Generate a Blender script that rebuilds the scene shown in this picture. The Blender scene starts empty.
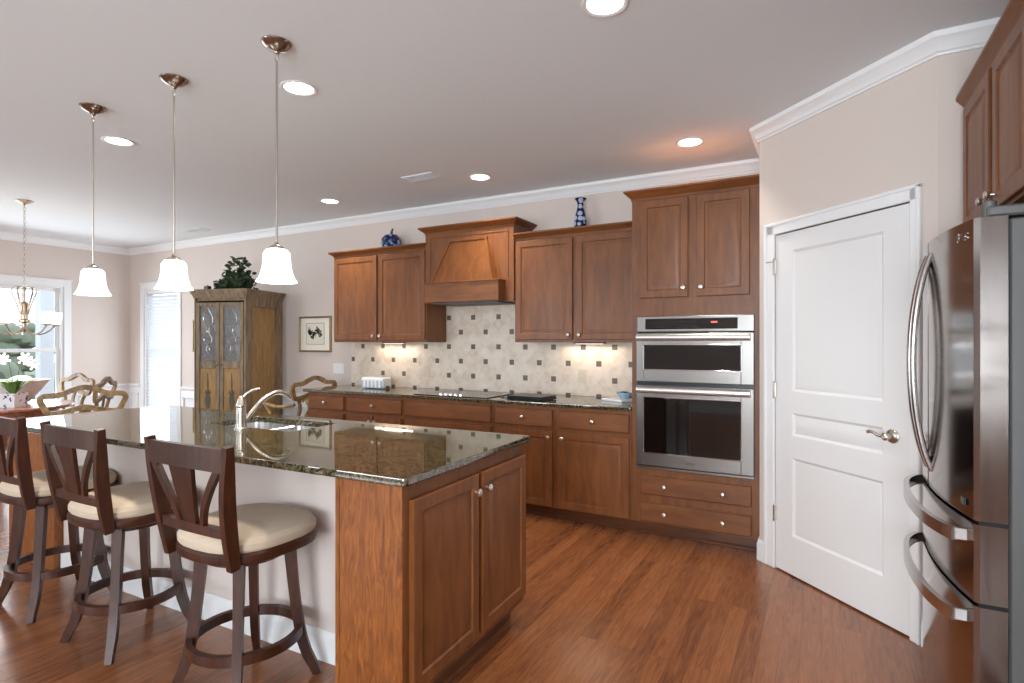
import bpy, bmesh, math, random
from mathutils import Vector, Matrix
R = math.radians
S = bpy.context.scene
COL = S.collection
random.seed(7)

# ------------------------------------------------------------ camera, world, light, exposure
CAM_H = 1.385
H = 2.74
cd = bpy.data.cameras.new('camera'); cam = bpy.data.objects.new('camera', cd); COL.objects.link(cam)
cd.sensor_width = 36.0; cd.lens = 565 / 1024 * 36; cd.clip_start = .05; cd.clip_end = 200
cam.location = (0, 0, CAM_H); cam.rotation_euler = (R(90), 0, R(28.71)); S.camera = cam
S.view_settings.view_transform = 'Standard'; S.view_settings.look = 'None'
S.view_settings.gamma = 1; S.view_settings.use_curve_mapping = False
S.view_settings.exposure = 0.30
W = bpy.data.worlds.new('world'); S.world = W; W.use_nodes = True
bg = W.node_tree.nodes['Background']; bg.inputs[0].default_value = (.86, .93, 1, 1); bg.inputs[1].default_value = 2.6

def area(name, loc, rot, sx, sy, power, color, parent=None, shape='RECTANGLE', spread=180):
    l = bpy.data.lights.new(name, 'AREA'); l.shape = shape; l.size = sx; l.size_y = sy
    l.energy = power; l.color = color; l.spread = R(spread)
    o = bpy.data.objects.new(name, l); COL.objects.link(o); o.location = loc; o.rotation_euler = rot
    if parent: o.parent = parent
    return o
COOL = (.84, .93, 1.0); WARM = (1.0, .80, .60); SOFT = (1.0, .93, .84)
# daylight entering by the windows: dining window (left wall), blind window (back wall), plus unseen rear windows added behind the camera
area('daylight_left', (-8.80, 2.55, 1.35), (0, R(-74), 0), 1.6, 2.3, 52, COOL)
area('daylight_blind', (-8.135, 4.50, 1.25), (R(-90), 0, 0), .7, 1.6, 10, COOL)
area('added_daylight_rear_a', (-5.2, -3.28, 1.45), (R(124), 0, 0), 2.2, 1.8, 110, COOL)
area('added_daylight_rear_b', (.05, -3.28, 1.45), (R(124), 0, 0), 1.9, 1.8, 205, COOL)

# ------------------------------------------------------------ materials
def nt(name):
    m = bpy.data.materials.new(name); m.use_nodes = True
    n = m.node_tree.nodes; l = m.node_tree.links
    return m, n, l, n['Principled BSDF']
def srgb(r, g, b):
    f = lambda c: (c / 255 / 12.92) if c / 255 <= .04045 else ((c / 255 + .055) / 1.055) ** 2.4
    return (f(r), f(g), f(b), 1)
def plain(name, col, rough=.5, metal=0, emis=None, es=0, bump=0, bscale=40, coat=0, trans=0, alpha=1):
    m, n, l, p = nt(name)
    p.inputs['Base Color'].default_value = col; p.inputs['Roughness'].default_value = rough
    p.inputs['Metallic'].default_value = metal; p.inputs['Coat Weight'].default_value = coat
    p.inputs['Transmission Weight'].default_value = trans; p.inputs['Alpha'].default_value = alpha
    if emis: p.inputs['Emission Color'].default_value = emis; p.inputs['Emission Strength'].default_value = es
    tc = n.new('ShaderNodeTexCoord'); nz = n.new('ShaderNodeTexNoise'); nz.inputs['Scale'].default_value = bscale
    l.new(tc.outputs['Object'], nz.inputs['Vector'])
    if bump:
        b = n.new('ShaderNodeBump'); b.inputs['Strength'].default_value = bump; b.inputs['Distance'].default_value = .002
        l.new(nz.outputs[0], b.inputs['Height']); l.new(b.outputs[0], p.inputs['Normal'])
    return m
def ramp(n, stops):
    r = n.new('ShaderNodeValToRGB'); e = r.color_ramp.elements
    e[0].position, e[0].color = stops[0]; e[1].position, e[1].color = stops[-1]
    for s in stops[1:-1]:
        x = e.new(s[0]); x.color = s[1]
    return r
def wood(name, dark, light, scale=(9, 9, .9), rough=.33, coat=.15, figure=0.0):
    m, n, l, p = nt(name)
    tc = n.new('ShaderNodeTexCoord'); mp = n.new('ShaderNodeMapping'); mp.inputs['Scale'].default_value = scale
    l.new(tc.outputs['Object'], mp.inputs[0])
    a = n.new('ShaderNodeTexNoise'); a.inputs['Scale'].default_value = 4; a.inputs['Detail'].default_value = 6; a.inputs['Distortion'].default_value = .6 + figure
    b = n.new('ShaderNodeTexNoise'); b.inputs['Scale'].default_value = 1.3; b.inputs['Detail'].default_value = 2
    l.new(mp.outputs[0], a.inputs[0]); l.new(tc.outputs['Object'], b.inputs[0])
    mx = n.new('ShaderNodeMath'); mx.operation = 'MULTIPLY_ADD'; mx.inputs[1].default_value = .6
    mb = n.new('ShaderNodeMath'); mb.operation = 'MULTIPLY'; mb.inputs[1].default_value = .4
    l.new(b.outputs[0], mb.inputs[0]); l.new(a.outputs[0], mx.inputs[0]); l.new(mb.outputs[0], mx.inputs[2])
    r = ramp(n, [(.36, dark), (.64, light)]); l.new(mx.outputs[0], r.inputs[0]); l.new(r.outputs[0], p.inputs['Base Color'])
    p.inputs['Roughness'].default_value = rough; p.inputs['Coat Weight'].default_value = coat; p.inputs['Coat Roughness'].default_value = .25
    return m
M = {}
M['wall'] = plain('painted_wall', srgb(216, 203, 195), .85, bump=.15, bscale=180)
M['ceiling'] = plain('painted_ceiling', srgb(230, 234, 237), .9, bump=.15, bscale=150)
M['trim'] = plain('white_trim', srgb(236, 236, 236), .4)
M['door_white'] = plain('white_door', srgb(232, 231, 230), .38)
M['cab'] = wood('cherry_cabinet', srgb(104, 58, 26), srgb(134, 81, 39), (6, 6, 1.1), .42, .04)
M['cab_h'] = wood('cherry_cabinet_horizontal', srgb(104, 58, 26), srgb(134, 81, 39), (1.1, 6, 6), .42, .04)
M['oak'] = wood('figured_end_panel', srgb(104, 54, 18), srgb(160, 94, 38), (10, 10, 1.6), .4, .1, 1.6)
M['toe'] = wood('dark_toe_kick', srgb(88, 50, 28), srgb(112, 66, 38), (.9, 7, 7))
M['stool'] = wood('dark_stool_wood', srgb(46, 22, 12), srgb(80, 40, 21), (10, 10, 1.5), .42, 0)
M['gold_wood'] = wood('weathered_gold_wood', srgb(112, 92, 66), srgb(196, 160, 108), (5, 5, 4), .5, 0)
M['hutch'] = wood('distressed_hutch_wood', srgb(96, 80, 60), srgb(154, 132, 104), (7, 7, 1.2), .55, 0)
M['hutch_side'] = wood('golden_hutch_panel', srgb(138, 104, 58), srgb(172, 136, 84), (6, 6, 1.5), .5, 0)
M['table'] = wood('reddish_table_wood', srgb(130, 74, 54), srgb(176, 112, 84), (1, 7, 7), .22, .4)
M['nickel'] = plain('brushed_nickel', srgb(196, 188, 178), .26, 1)
M['knob'] = plain('satin_nickel_knob', srgb(214, 208, 200), .3, 1)
M['chrome'] = plain('polished_steel', srgb(225, 226, 228), .1, 1)
M['black'] = plain('black_plastic', srgb(22, 22, 24), .3)
M['black_glass'] = plain('black_oven_glass', srgb(12, 12, 13), .04, coat=.5)
M['canopy'] = plain('antique_nickel', srgb(168, 157, 149), .2, 1)
M['chand'] = plain('champagne_bronze', srgb(176, 160, 142), .35, 1)
M['gap'] = plain('dark_gap', srgb(16, 14, 13), .7)
M['cushion'] = plain('cream_suede', srgb(198, 180, 158), .95, bump=.5, bscale=25)
M['chair_fabric'] = plain('pale_blue_fabric', srgb(168, 178, 180), .9, bump=.3, bscale=60)
M['white_ceramic'] = plain('white_ceramic', srgb(235, 237, 240), .25)
M['leaf'] = plain('dark_ivy_leaf', srgb(66, 84, 58), .55)
M['orchid_leaf'] = plain('orchid_leaf', srgb(92, 128, 54), .4)
M['petal'] = plain('orchid_petal', srgb(248, 242, 240), .6)
M['stem'] = plain('green_stem', srgb(90, 96, 60), .6)
M['shade'] = plain('frosted_glass_lit', srgb(255, 246, 232), .4, emis=(1, .93, .84, 1), es=2.6)
M['lens'] = plain('lit_lens', srgb(255, 250, 240), .4, emis=(1, .95, .86, 1), es=12)
M['red_led'] = plain('red_display', srgb(60, 8, 8), .4, emis=(1, .12, .08, 1), es=1.2)
M['paper'] = plain('picture_mat', srgb(240, 234, 220), .8)
M['print'] = plain('cream_print', srgb(228, 222, 206), .8)
M['ink'] = plain('grey_ink', srgb(92, 90, 78), .8)
M['ink2'] = plain('brown_ink', srgb(146, 112, 84), .8)
M['frame_gold'] = plain('bronze_frame', srgb(150, 128, 98), .35, .6)
M['almond'] = plain('almond_plate', srgb(214, 200, 180), .4)
M['blue_plastic'] = plain('pale_blue', srgb(150, 184, 204), .4)
M['rib_blue'] = plain('greyish_blue', srgb(176, 188, 204), .4)
M['bowl'] = plain('woven_bowl', srgb(226, 227, 226), .8, bump=1.0, bscale=90)
M['lawn'] = plain('lawn', srgb(112, 118, 92), .9)
M['hedge'] = plain('hedge_leaves', srgb(112, 121, 104), .9, bump=1, bscale=6)
M['porch'] = plain('porch_white', srgb(200, 205, 214), .6)
M['slat'] = plain('blind_slat', srgb(244, 247, 252), .5, emis=(.9, .95, 1, 1), es=.0)
def translucent(name, col, f=.34):
    m, n, l, p = nt(name); p.inputs['Base Color'].default_value = col; p.inputs['Roughness'].default_value = .5
    t_ = n.new('ShaderNodeBsdfTranslucent'); t_.inputs[0].default_value = col; mx = n.new('ShaderNodeMixShader'); mx.inputs[0].default_value = f
    l.new(p.outputs[0], mx.inputs[1]); l.new(t_.outputs[0], mx.inputs[2]); l.new(mx.outputs[0], n['Material Output'].inputs[0]); return m
M['slat'] = translucent('blind_slat_vinyl', srgb(246, 248, 252))
M['oven_handle'] = plain('satin_oven_handle', srgb(222, 219, 216), .36, 1)
M['cook'] = plain('cooktop_glass', srgb(30, 28, 26), .05)
M['fridge_side'] = plain('grey_fridge_case', srgb(104, 103, 101), .5, .3)

def steel(name, col, rough, stretch, rot=0):
    m, n, l, p = nt(name)
    tc = n.new('ShaderNodeTexCoord'); mp = n.new('ShaderNodeMapping'); mp.inputs['Scale'].default_value = stretch
    nz = n.new('ShaderNodeTexNoise'); nz.inputs['Scale'].default_value = 1; nz.inputs['Detail'].default_value = 3
    l.new(tc.outputs['Object'], mp.inputs[0]); l.new(mp.outputs[0], nz.inputs[0])
    r = ramp(n, [(.3, (rough * .92,) * 3 + (1,)), (.7, (rough * 1.08,) * 3 + (1,))]); l.new(nz.outputs[0], r.inputs[0]); l.new(r.outputs[0], p.inputs['Roughness'])
    p.inputs['Base Color'].default_value = col; p.inputs['Metallic'].default_value = 1
    return m
M['steel'] = steel('brushed_steel', srgb(136, 132, 128), .30, (2, 2, 60))
M['fridge_steel'] = steel('fridge_steel', srgb(160, 152, 147), .13, (3, 160, 3))
M['handle_steel'] = steel('handle_steel', srgb(205, 203, 202), .24, (40, 3, 3))
M['sink_steel'] = steel('sink_steel', srgb(225, 225, 226), .28, (40, 3, 3))

def glass_mat(name, col, mixf=.12, rough=.02):
    m, n, l, p = nt(name)
    t = n.new('ShaderNodeBsdfTransparent'); t.inputs[0].default_value = col
    g = n.new('ShaderNodeBsdfGlossy'); g.inputs['Roughness'].default_value = rough
    mx = n.new('ShaderNodeMixShader'); mx.inputs[0].default_value = mixf
    l.new(t.outputs[0], mx.inputs[1]); l.new(g.outputs[0], mx.inputs[2]); l.new(mx.outputs[0], n['Material Output'].inputs[0])
    return m
M['glass'] = glass_mat('window_glass', (.96, .98, 1, 1), .06)
M['hutch_glass'] = glass_mat('hutch_glass', (.80, .88, .90, 1), .30, .25)
M['vessel'] = plain('pressed_glass', srgb(196, 214, 218), .1, bump=1, bscale=50)

def granite():
    m, n, l, p = nt('dark_granite')
    tc = n.new('ShaderNodeTexCoord')
    v = n.new('ShaderNodeTexVoronoi'); v.inputs['Scale'].default_value = 95
    v2 = n.new('ShaderNodeTexNoise'); v2.inputs['Scale'].default_value = 60; v2.inputs['Detail'].default_value = 5
    for x in (v, v2): l.new(tc.outputs['Object'], x.inputs[0])
    sx = n.new('ShaderNodeSeparateColor'); l.new(v.outputs['Color'], sx.inputs[0])
    ad = n.new('ShaderNodeMath'); ad.operation = 'MULTIPLY_ADD'; ad.inputs[1].default_value = .55; l.new(sx.outputs[0], ad.inputs[0])
    mu = n.new('ShaderNodeMath'); mu.operation = 'MULTIPLY'; mu.inputs[1].default_value = .5; l.new(v2.outputs[0], mu.inputs[0]); l.new(mu.outputs[0], ad.inputs[2])
    r = ramp(n, [(.28, srgb(26, 23, 18)), (.48, srgb(66, 60, 44)), (.62, srgb(104, 96, 62)), (.74, srgb(78, 68, 50)), (.86, srgb(128, 116, 88))])
    l.new(ad.outputs[0], r.inputs[0]); l.new(r.outputs[0], p.inputs['Base Color'])
    p.inputs['Roughness'].default_value = .035; p.inputs['IOR'].default_value = 2.3
    return m
M['granite'] = granite()

def floor_mat():
    m, n, l, p = nt('oak_strip_floor')
    tc = n.new('ShaderNodeTexCoord'); mp = n.new('ShaderNodeMapping'); mp.inputs['Rotation'].default_value = (0, 0, R(90))
    l.new(tc.outputs['Object'], mp.inputs[0])
    br = n.new('ShaderNodeTexBrick'); br.offset = .37; br.offset_frequency = 2; br.squash = 1
    br.inputs['Scale'].default_value = 1; br.inputs['Brick Width'].default_value = 1.05; br.inputs['Row Height'].default_value = .083
    br.inputs['Mortar Size'].default_value = .0012; br.inputs['Mortar Smooth'].default_value = .3
    br.inputs['Color1'].default_value = (0, 0, 0, 1); br.inputs['Color2'].default_value = (1, 1, 1, 1); br.inputs['Mortar'].default_value = (.5, .5, .5, 1)
    l.new(mp.outputs[0], br.inputs[0])
    gm = n.new('ShaderNodeMapping'); gm.inputs['Scale'].default_value = (40, 3.4, 1); l.new(tc.outputs['Object'], gm.inputs[0])
    ofs = n.new('ShaderNodeVectorMath'); ofs.operation = 'ADD'; l.new(gm.outputs[0], ofs.inputs[0])
    sc = n.new('ShaderNodeVectorMath'); sc.operation = 'SCALE'; sc.inputs['Scale'].default_value = 9; l.new(br.outputs[0], sc.inputs[0]); l.new(sc.outputs[0], ofs.inputs[1])
    g = n.new('ShaderNodeTexNoise'); g.inputs['Scale'].default_value = 1.2; g.inputs['Detail'].default_value = 6; g.inputs['Distortion'].default_value = 1.6
    l.new(ofs.outputs[0], g.inputs[0])
    mx = n.new('ShaderNodeMath'); mx.operation = 'MULTIPLY_ADD'; mx.inputs[1].default_value = .24
    mg = n.new('ShaderNodeMath'); mg.operation = 'MULTIPLY'; mg.inputs[1].default_value = .76
    l.new(g.outputs[0], mg.inputs[0]); l.new(br.outputs[0], mx.inputs[0]); l.new(mg.outputs[0], mx.inputs[2])
    r = ramp(n, [(.26, srgb(102, 58, 33)), (.5, srgb(136, 82, 48)), (.76, srgb(158, 100, 60))])
    l.new(mx.outputs[0], r.inputs[0])
    mm = n.new('ShaderNodeMix'); mm.data_type = 'RGBA'; mm.inputs[7].default_value = srgb(112, 64, 36)
    l.new(br.outputs[1], mm.inputs[0]); l.new(r.outputs[0], mm.inputs[6]); l.new(mm.outputs[2], p.inputs['Base Color'])
    p.inputs['Roughness'].default_value = .27; p.inputs['Coat Weight'].default_value = .25; p.inputs['Coat Roughness'].default_value = .18
    return m
M['floor'] = floor_mat()

def splash_mat():
    m, n, l, p = nt('travertine_backsplash')
    tc = n.new('ShaderNodeTexCoord'); se = n.new('ShaderNodeSeparateXYZ'); l.new(tc.outputs['Object'], se.inputs[0])
    def math_(op, a, b=None):
        x = n.new('ShaderNodeMath'); x.operation = op
        for i, v in ((0, a), (1, b)):
            if v is None: continue
            if isinstance(v, (int, float)): x.inputs[i].default_value = v
            else: l.new(v, x.inputs[i])
        return x.outputs[0]
    X = math_('ADD', se.outputs[0], 3.215); Z = math_('SUBTRACT', se.outputs[2], 1.335)
    u = math_('MULTIPLY', math_('ADD', X, Z), .70711); v = math_('MULTIPLY', math_('SUBTRACT', X, Z), .70711)
    T = .0997
    def near(c, per):   # distance to the nearest multiple of per
        a = math_('DIVIDE', c, per); return math_('MULTIPLY', math_('ABSOLUTE', math_('SUBTRACT', a, math_('ROUND', a))), per)
    du = near(u, T); dv = near(v, T)
    grout = math_('LESS_THAN', math_('MINIMUM', du, dv), .0016)
    # dark insets sit on every second crossing, square to the wall
    P = .282
    def acc(ox, oz):
        ax = near(math_('ADD', X, ox), P); az = near(math_('ADD', Z, oz), P)
        return math_('MAXIMUM', ax, az)
    d = math_('MINIMUM', acc(0, 0), acc(P / 2, P / 2))
    inset = math_('LESS_THAN', d, .0235); rim = math_('LESS_THAN', d, .0265)
    cell = n.new('ShaderNodeCombineXYZ'); l.new(math_('FLOOR', math_('DIVIDE', u, T)), cell.inputs[0]); l.new(math_('FLOOR', math_('DIVIDE', v, T)), cell.inputs[1])
    wn = n.new('ShaderNodeTexWhiteNoise'); l.new(cell.outputs[0], wn.inputs[0])
    nz = n.new('ShaderNodeTexNoise'); nz.inputs['Scale'].default_value = 14; nz.inputs['Detail'].default_value = 5; l.new(tc.outputs['Object'], nz.inputs[0])
    t = math_('ADD', math_('MULTIPLY', wn.outputs['Value'], .22), math_('MULTIPLY', nz.outputs[0], .78))
    r = ramp(n, [(.25, srgb(208, 188, 168)), (.5, srgb(226, 210, 192)), (.75, srgb(236, 224, 210))]); l.new(t, r.inputs[0])
    def mix(f, a, b):
        x = n.new('ShaderNodeMix'); x.data_type = 'RGBA'; l.new(f, x.inputs[0])
        for i, c in ((6, a), (7, b)):
            if isinstance(c, tuple): x.inputs[i].default_value = c
            else: l.new(c, x.inputs[i])
        return x.outputs[2]
    c = mix(grout, r.outputs[0], srgb(226, 218, 204)); c = mix(rim, c, srgb(222, 212, 196)); c = mix(inset, c, srgb(104, 92, 78))
    l.new(c, p.inputs['Base Color']); p.inputs['Roughness'].default_value = .45
    return m
M['splash'] = splash_mat()

def blotch(name, a, b, scale, lo=.45, hi=.52, rough=.15):
    m, n, l, p = nt(name)
    tc = n.new('ShaderNodeTexCoord'); v = n.new('ShaderNodeTexNoise'); v.inputs['Scale'].default_value = scale; v.inputs['Detail'].default_value = 2
    l.new(tc.outputs['Object'], v.inputs[0]); r = ramp(n, [(lo, a), (hi, b)]); l.new(v.outputs[0], r.inputs[0]); l.new(r.outputs[0], p.inputs['Base Color'])
    p.inputs['Roughness'].default_value = rough
    return m
M['blue_pumpkin'] = blotch('cobalt_glaze', srgb(24, 34, 84), srgb(150, 172, 200), 22, .5, .62)
M['blue_white'] = blotch('blue_floral_ceramic', srgb(44, 62, 110), srgb(240, 242, 246), 24, .36, .42)
def dots(name):
    m, n, l, p = nt(name)
    tc = n.new('ShaderNodeTexCoord'); v = n.new('ShaderNodeTexVoronoi'); v.inputs['Scale'].default_value = 21; v.inputs['Randomness'].default_value = .35
    l.new(tc.outputs['Object'], v.inputs[0]); r = ramp(n, [(.40, srgb(178, 188, 214)), (.50, srgb(18, 24, 74))]); l.new(v.outputs['Distance'], r.inputs[0]); l.new(r.outputs[0], p.inputs['Base Color'])
    p.inputs['Roughness'].default_value = .12
    return m
M['blue_dots'] = dots('cobalt_medallions')

# ------------------------------------------------------------ mesh helpers
class MB:
    def __init__(s): s.bm = bmesh.new()
    def _xf(s, vs, m):
        if m is not None:
            for v in vs: v.co = m @ v.co
    def box(s, x0, x1, y0, y1, z0, z1, bev=0, m=None, seg=1):
        g = bmesh.ops.create_cube(s.bm, size=1); vs = g['verts']
        for v in vs: v.co = Vector(((x0 + x1) / 2 + v.co.x * (x1 - x0), (y0 + y1) / 2 + v.co.y * (y1 - y0), (z0 + z1) / 2 + v.co.z * (z1 - z0)))
        if bev:
            es = list({e for v in vs for e in v.link_edges})
            r = bmesh.ops.bevel(s.bm, geom=es, offset=bev, segments=seg, affect='EDGES', profile=.5)
            vs = list({v for f in r['faces'] for v in f.verts} | {v for v in vs if v.is_valid})
        s._xf(vs, m); return s
    def lathe(s, prof, c=(0, 0, 0), n=24, m=None, cap=True, sx=1, sy=1):
        rings = []; allv = []
        for r, z in prof:
            ring = [s.bm.verts.new((c[0] + sx * r * math.cos(2 * math.pi * i / n), c[1] + sy * r * math.sin(2 * math.pi * i / n), c[2] + z)) for i in range(n)]
            rings.append(ring); allv += ring
        for a, b in zip(rings, rings[1:]):
            for i in range(n): s.bm.faces.new((a[i], a[(i + 1) % n], b[(i + 1) % n], b[i]))
        if cap:
            s.bm.faces.new(list(reversed(rings[0]))); s.bm.faces.new(rings[-1])
        s._xf(allv, m); return s
    def cyl(s, p0, p1, r, n=12, r1=None):
        return s.tube([p0, p1], [r, r if r1 is None else r1], n)
    def tube(s, pts, rad, n=8, closed=False, flat=None, up=None, rect=False):
        """sweep a round (or rectangular: rad=(w,h) pairs, rect) section along pts"""
        P = [Vector(p) for p in pts]; k = len(P)
        if not isinstance(rad, list): rad = [rad] * k
        T = []
        for i in range(k):
            a = P[(i - 1) % k] if (closed or i) else P[i]; b = P[(i + 1) % k] if (closed or i < k - 1) else P[i]
            T.append((b - a).normalized())
        u = Vector(up) if up else (Vector((0, 0, 1)) if abs(T[0].z) < .9 else Vector((0, 1, 0)))
        rings = []
        for i in range(k):
            if up: u = Vector(up)
            x = (u - T[i] * u.dot(T[i])); x = x.normalized() if x.length > 1e-6 else T[i].orthogonal().normalized()
            u = x; y = T[i].cross(x)
            r = rad[i]; rx, ry = r if isinstance(r, (tuple, list)) else (r, r)
            if rect: off = [(1, 1), (-1, 1), (-1, -1), (1, -1)]
            else: off = [(math.cos(2 * math.pi * j / n), math.sin(2 * math.pi * j / n)) for j in range(n)]
            rings.append([s.bm.verts.new(P[i] + x * (rx * a) + y * (ry * b)) for a, b in off])
        m = len(rings[0])
        for i in range(k if closed else k - 1):
            a, b = rings[i], rings[(i + 1) % k]
            for j in range(m): s.bm.faces.new((a[j], a[(j + 1) % m], b[(j + 1) % m], b[j]))
        if not closed:
            s.bm.faces.new(list(reversed(rings[0]))); s.bm.faces.new(rings[-1])
        return s
    def rings(s, loops, cap0=True, cap1=True, m=None):
        """loops: list of equal-length point lists"""
        rs = [[s.bm.verts.new(p) for p in lp] for lp in loops]
        for a, b in zip(rs, rs[1:]):
            k = len(a)
            for j in range(k): s.bm.faces.new((a[j], a[(j + 1) % k], b[(j + 1) % k], b[j]))
        if cap0: s.bm.faces.new(list(reversed(rs[0])))
        if cap1: s.bm.faces.new(rs[-1])
        s._xf([v for r in rs for v in r], m)
        return s
    def panel(s, x0, x1, z0, z1, y, prof):
        """nested rectangles in the plane y, prof = [(inset, dy)...]"""
        return s.rings([[(x0 + i, y + d, z0 + i), (x1 - i, y + d, z0 + i), (x1 - i, y + d, z1 - i), (x0 + i, y + d, z1 - i)] for i, d in prof])
    def prism(s, poly, z0, z1, m=None):
        return s.rings([[(x, y, z0) for x, y in poly], [(x, y, z1) for x, y in poly]], m=m)
    def build(s, name, mat, parent=None, loc=None, rotz=None, ang=.55):
        bm = s.bm
        bmesh.ops.recalc_face_normals(bm, faces=bm.faces[:])
        for f in bm.faces: f.smooth = True
        for e in bm.edges:
            e.smooth = len(e.link_faces) == 2 and e.calc_face_angle(0) < ang
        me = bpy.data.meshes.new(name); bm.to_mesh(me); bm.free()
        me.materials.append(M[mat] if isinstance(mat, str) else mat)
        o = bpy.data.objects.new(name, me); COL.objects.link(o)
        wnm = o.modifiers.new('weighted_normals', 'WEIGHTED_NORMAL'); wnm.keep_sharp = True
        if parent: o.parent = parent
        if loc: o.location = loc
        if rotz is not None: o.rotation_euler = (0, 0, rotz)
        return o

def tag(o, label=None, cat=None, group=None, kind=None):
    if label: o['label'] = label
    if cat: o['category'] = cat
    if group: o['group'] = group
    if kind: o['kind'] = kind
    return o
def thing(name, label, cat, loc=(0, 0, 0), rotz=0, group=None):
    o = bpy.data.objects.new(name, None); COL.objects.link(o); o.empty_display_size = .1
    o.location = loc; o.rotation_euler = (0, 0, rotz)
    return tag(o, label, cat, group)
def struct(o): o['kind'] = 'structure'; return o
def kids(o): return [c for c in bpy.data.objects if c.parent == o]
def dup(o, loc, rotz=None, label=None, parent=None):
    c = o.copy(); COL.objects.link(c)
    if parent is not None: c.parent = parent
    else:
        c.location = loc
        if rotz is not None: c.rotation_euler = (0, 0, rotz)
        if label: c['label'] = label
    for k in kids(o): dup(k, None, parent=c)
    return c
def catmull(pts, per=6, closed=False):
    P = [Vector(p) for p in pts]; n = len(P); out = []
    for i in range(n if closed else n - 1):
        if closed: a, b, c, d = P[(i - 1) % n], P[i], P[(i + 1) % n], P[(i + 2) % n]
        else: a, b, c, d = P[max(i - 1, 0)], P[i], P[i + 1], P[min(i + 2, n - 1)]
        for k in range(per):
            t = k / per
            out.append(.5 * ((2 * b) + (c - a) * t + (2 * a - 5 * b + 4 * c - d) * t * t + (3 * b - a - 3 * c + d) * t ** 3))
    if not closed: out.append(P[-1])
    return out
def sweep(path, prof, closed=False, inside=1):
    """mitred moulding along a plan path; prof (distance from wall, z)"""
    n = len(path); V = [Vector(p) for p in path]; mb = MB(); loops = []
    for i in range(n):
        def nrm(a, b):
            d = (b - a).normalized(); return Vector((-d.y, d.x)) * inside
        ns = []
        if closed or i > 0: ns.append(nrm(V[(i - 1) % n], V[i]))
        if closed or i < n - 1: ns.append(nrm(V[i], V[(i + 1) % n]))
        if len(ns) == 1: m = ns[0]
        else:
            m = ns[0] + ns[1]; m = m / max(m.dot(ns[0]), .2)
        loops.append([(V[i].x + m.x * d, V[i].y + m.y * d, z) for d, z in prof])
    if closed: loops.append(loops[0])
    mb.rings(loops, cap0=not closed, cap1=not closed)
    if closed: bmesh.ops.remove_doubles(mb.bm, verts=mb.bm.verts[:], dist=1e-5)
    return mb

# ------------------------------------------------------------ the room
XL, XR, YB, YR = -8.92, 1.2, 4.59, -3.4
t = .12
struct(MB().box(XL - 1, XR + .5, YR - .5, YB + .5, -.06, 0).build('floor', 'floor'))
struct(MB().box(XL - .3, XR + .3, YR - .3, YB + .3, H, H + .1).build('ceiling', 'ceiling'))
def wall_holes(name, a0, a1, holes, fix, axis, mat='wall'):
    """wall along an axis with rectangular holes (h0,h1,z0,z1); fix = inner face, outer face"""
    mb = MB(); hs = sorted(holes); cur = a0
    def bx(p, q, z0, z1):
        if axis == 'x': mb.box(p, q, min(fix), max(fix), z0, z1)
        else: mb.box(min(fix), max(fix), p, q, z0, z1)
    for h0, h1, z0, z1 in hs:
        bx(cur, h0, 0, H); bx(h0, h1, 0, z0); bx(h0, h1, z1, H); cur = h1
    bx(cur, a1, 0, H)
    return struct(mb.build(name, mat))
WB = (-8.54, -7.73, .42, 2.13)           # narrow window with blinds, back wall
WL = (1.30, 3.76, .42, 2.12)             # dining window, left wall
wall_holes('wall_back', XL - t, XR + t, [WB], (YB, YB + t), 'x')
wall_holes('wall_left', YR, YB, [WL], (XL, XL - t), 'y')
wall_holes('wall_right', YR, YB, [], (XR, XR + t), 'y')
wall_holes('wall_rear', XL - t, XR + t, [(-6.3, -4.1, .55, 2.35), (-.95, 1.05, .55, 2.35)], (YR, YR - t), 'x')
A = Vector((-.345, 3.905)); B = Vector((.454, 3.106))
# pantry closet walls: angled wall with the door opening, side return, and the wall facing the camera
TH = R(-45)
pw = MB(); pw.box(0, .14, 0, .1, 0, H).box(1.012, 1.13, 0, .1, 0, H).box(.14, 1.012, 0, .1, 2.045, H)
struct(pw.build('wall_pantry', 'wall', loc=(A.x, A.y, 0), rotz=TH))
struct(MB().prism([(-.345, 3.905), (-.345, YB), (-.265, YB), (-.265, 3.965)], 0, H).build('wall_pantry_side', 'wall'))
struct(MB().prism([(.454, 3.106), (XR, 3.106), (XR, 3.206), (.53, 3.206)], 0, H).build('wall_fridge_side', 'wall'))
# crown moulding all round the ceiling
perim = [(XR, YR), (XR, 3.106), (.454, 3.106), (-.345, 3.905), (-.345, YB), (XL, YB), (XL, YR)]
cr = [(0, H), (0, H - .090), (.009, H - .090), (.012, H - .080), (.020, H - .074), (.026, H - .058), (.038, H - .040), (.048, H - .030), (.055, H - .024), (.058, H - .010), (.058, H)]
struct(sweep(perim, cr, True).build('trim_1', 'trim'))
bb = [(0, 0), (.016, 0), (.016, .10), (.012, .115), (.006, .13), (0, .13)]
struct(sweep([(XL, WL[0]), (XL, YR), (XR, YR), (XR, 3.106), (.454, 3.106), (.407, 3.153)], bb, inside=1).build('baseboard_right', 'trim'))
struct(sweep([(-.302, 3.862), (-.345, 3.905), (-.345, 3.99)], bb).build('baseboard_pantry', 'trim'))
struct(sweep([(-4.56, YB), (XL, YB), (XL, WL[0])], bb).build('baseboard_back', 'trim'))
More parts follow.
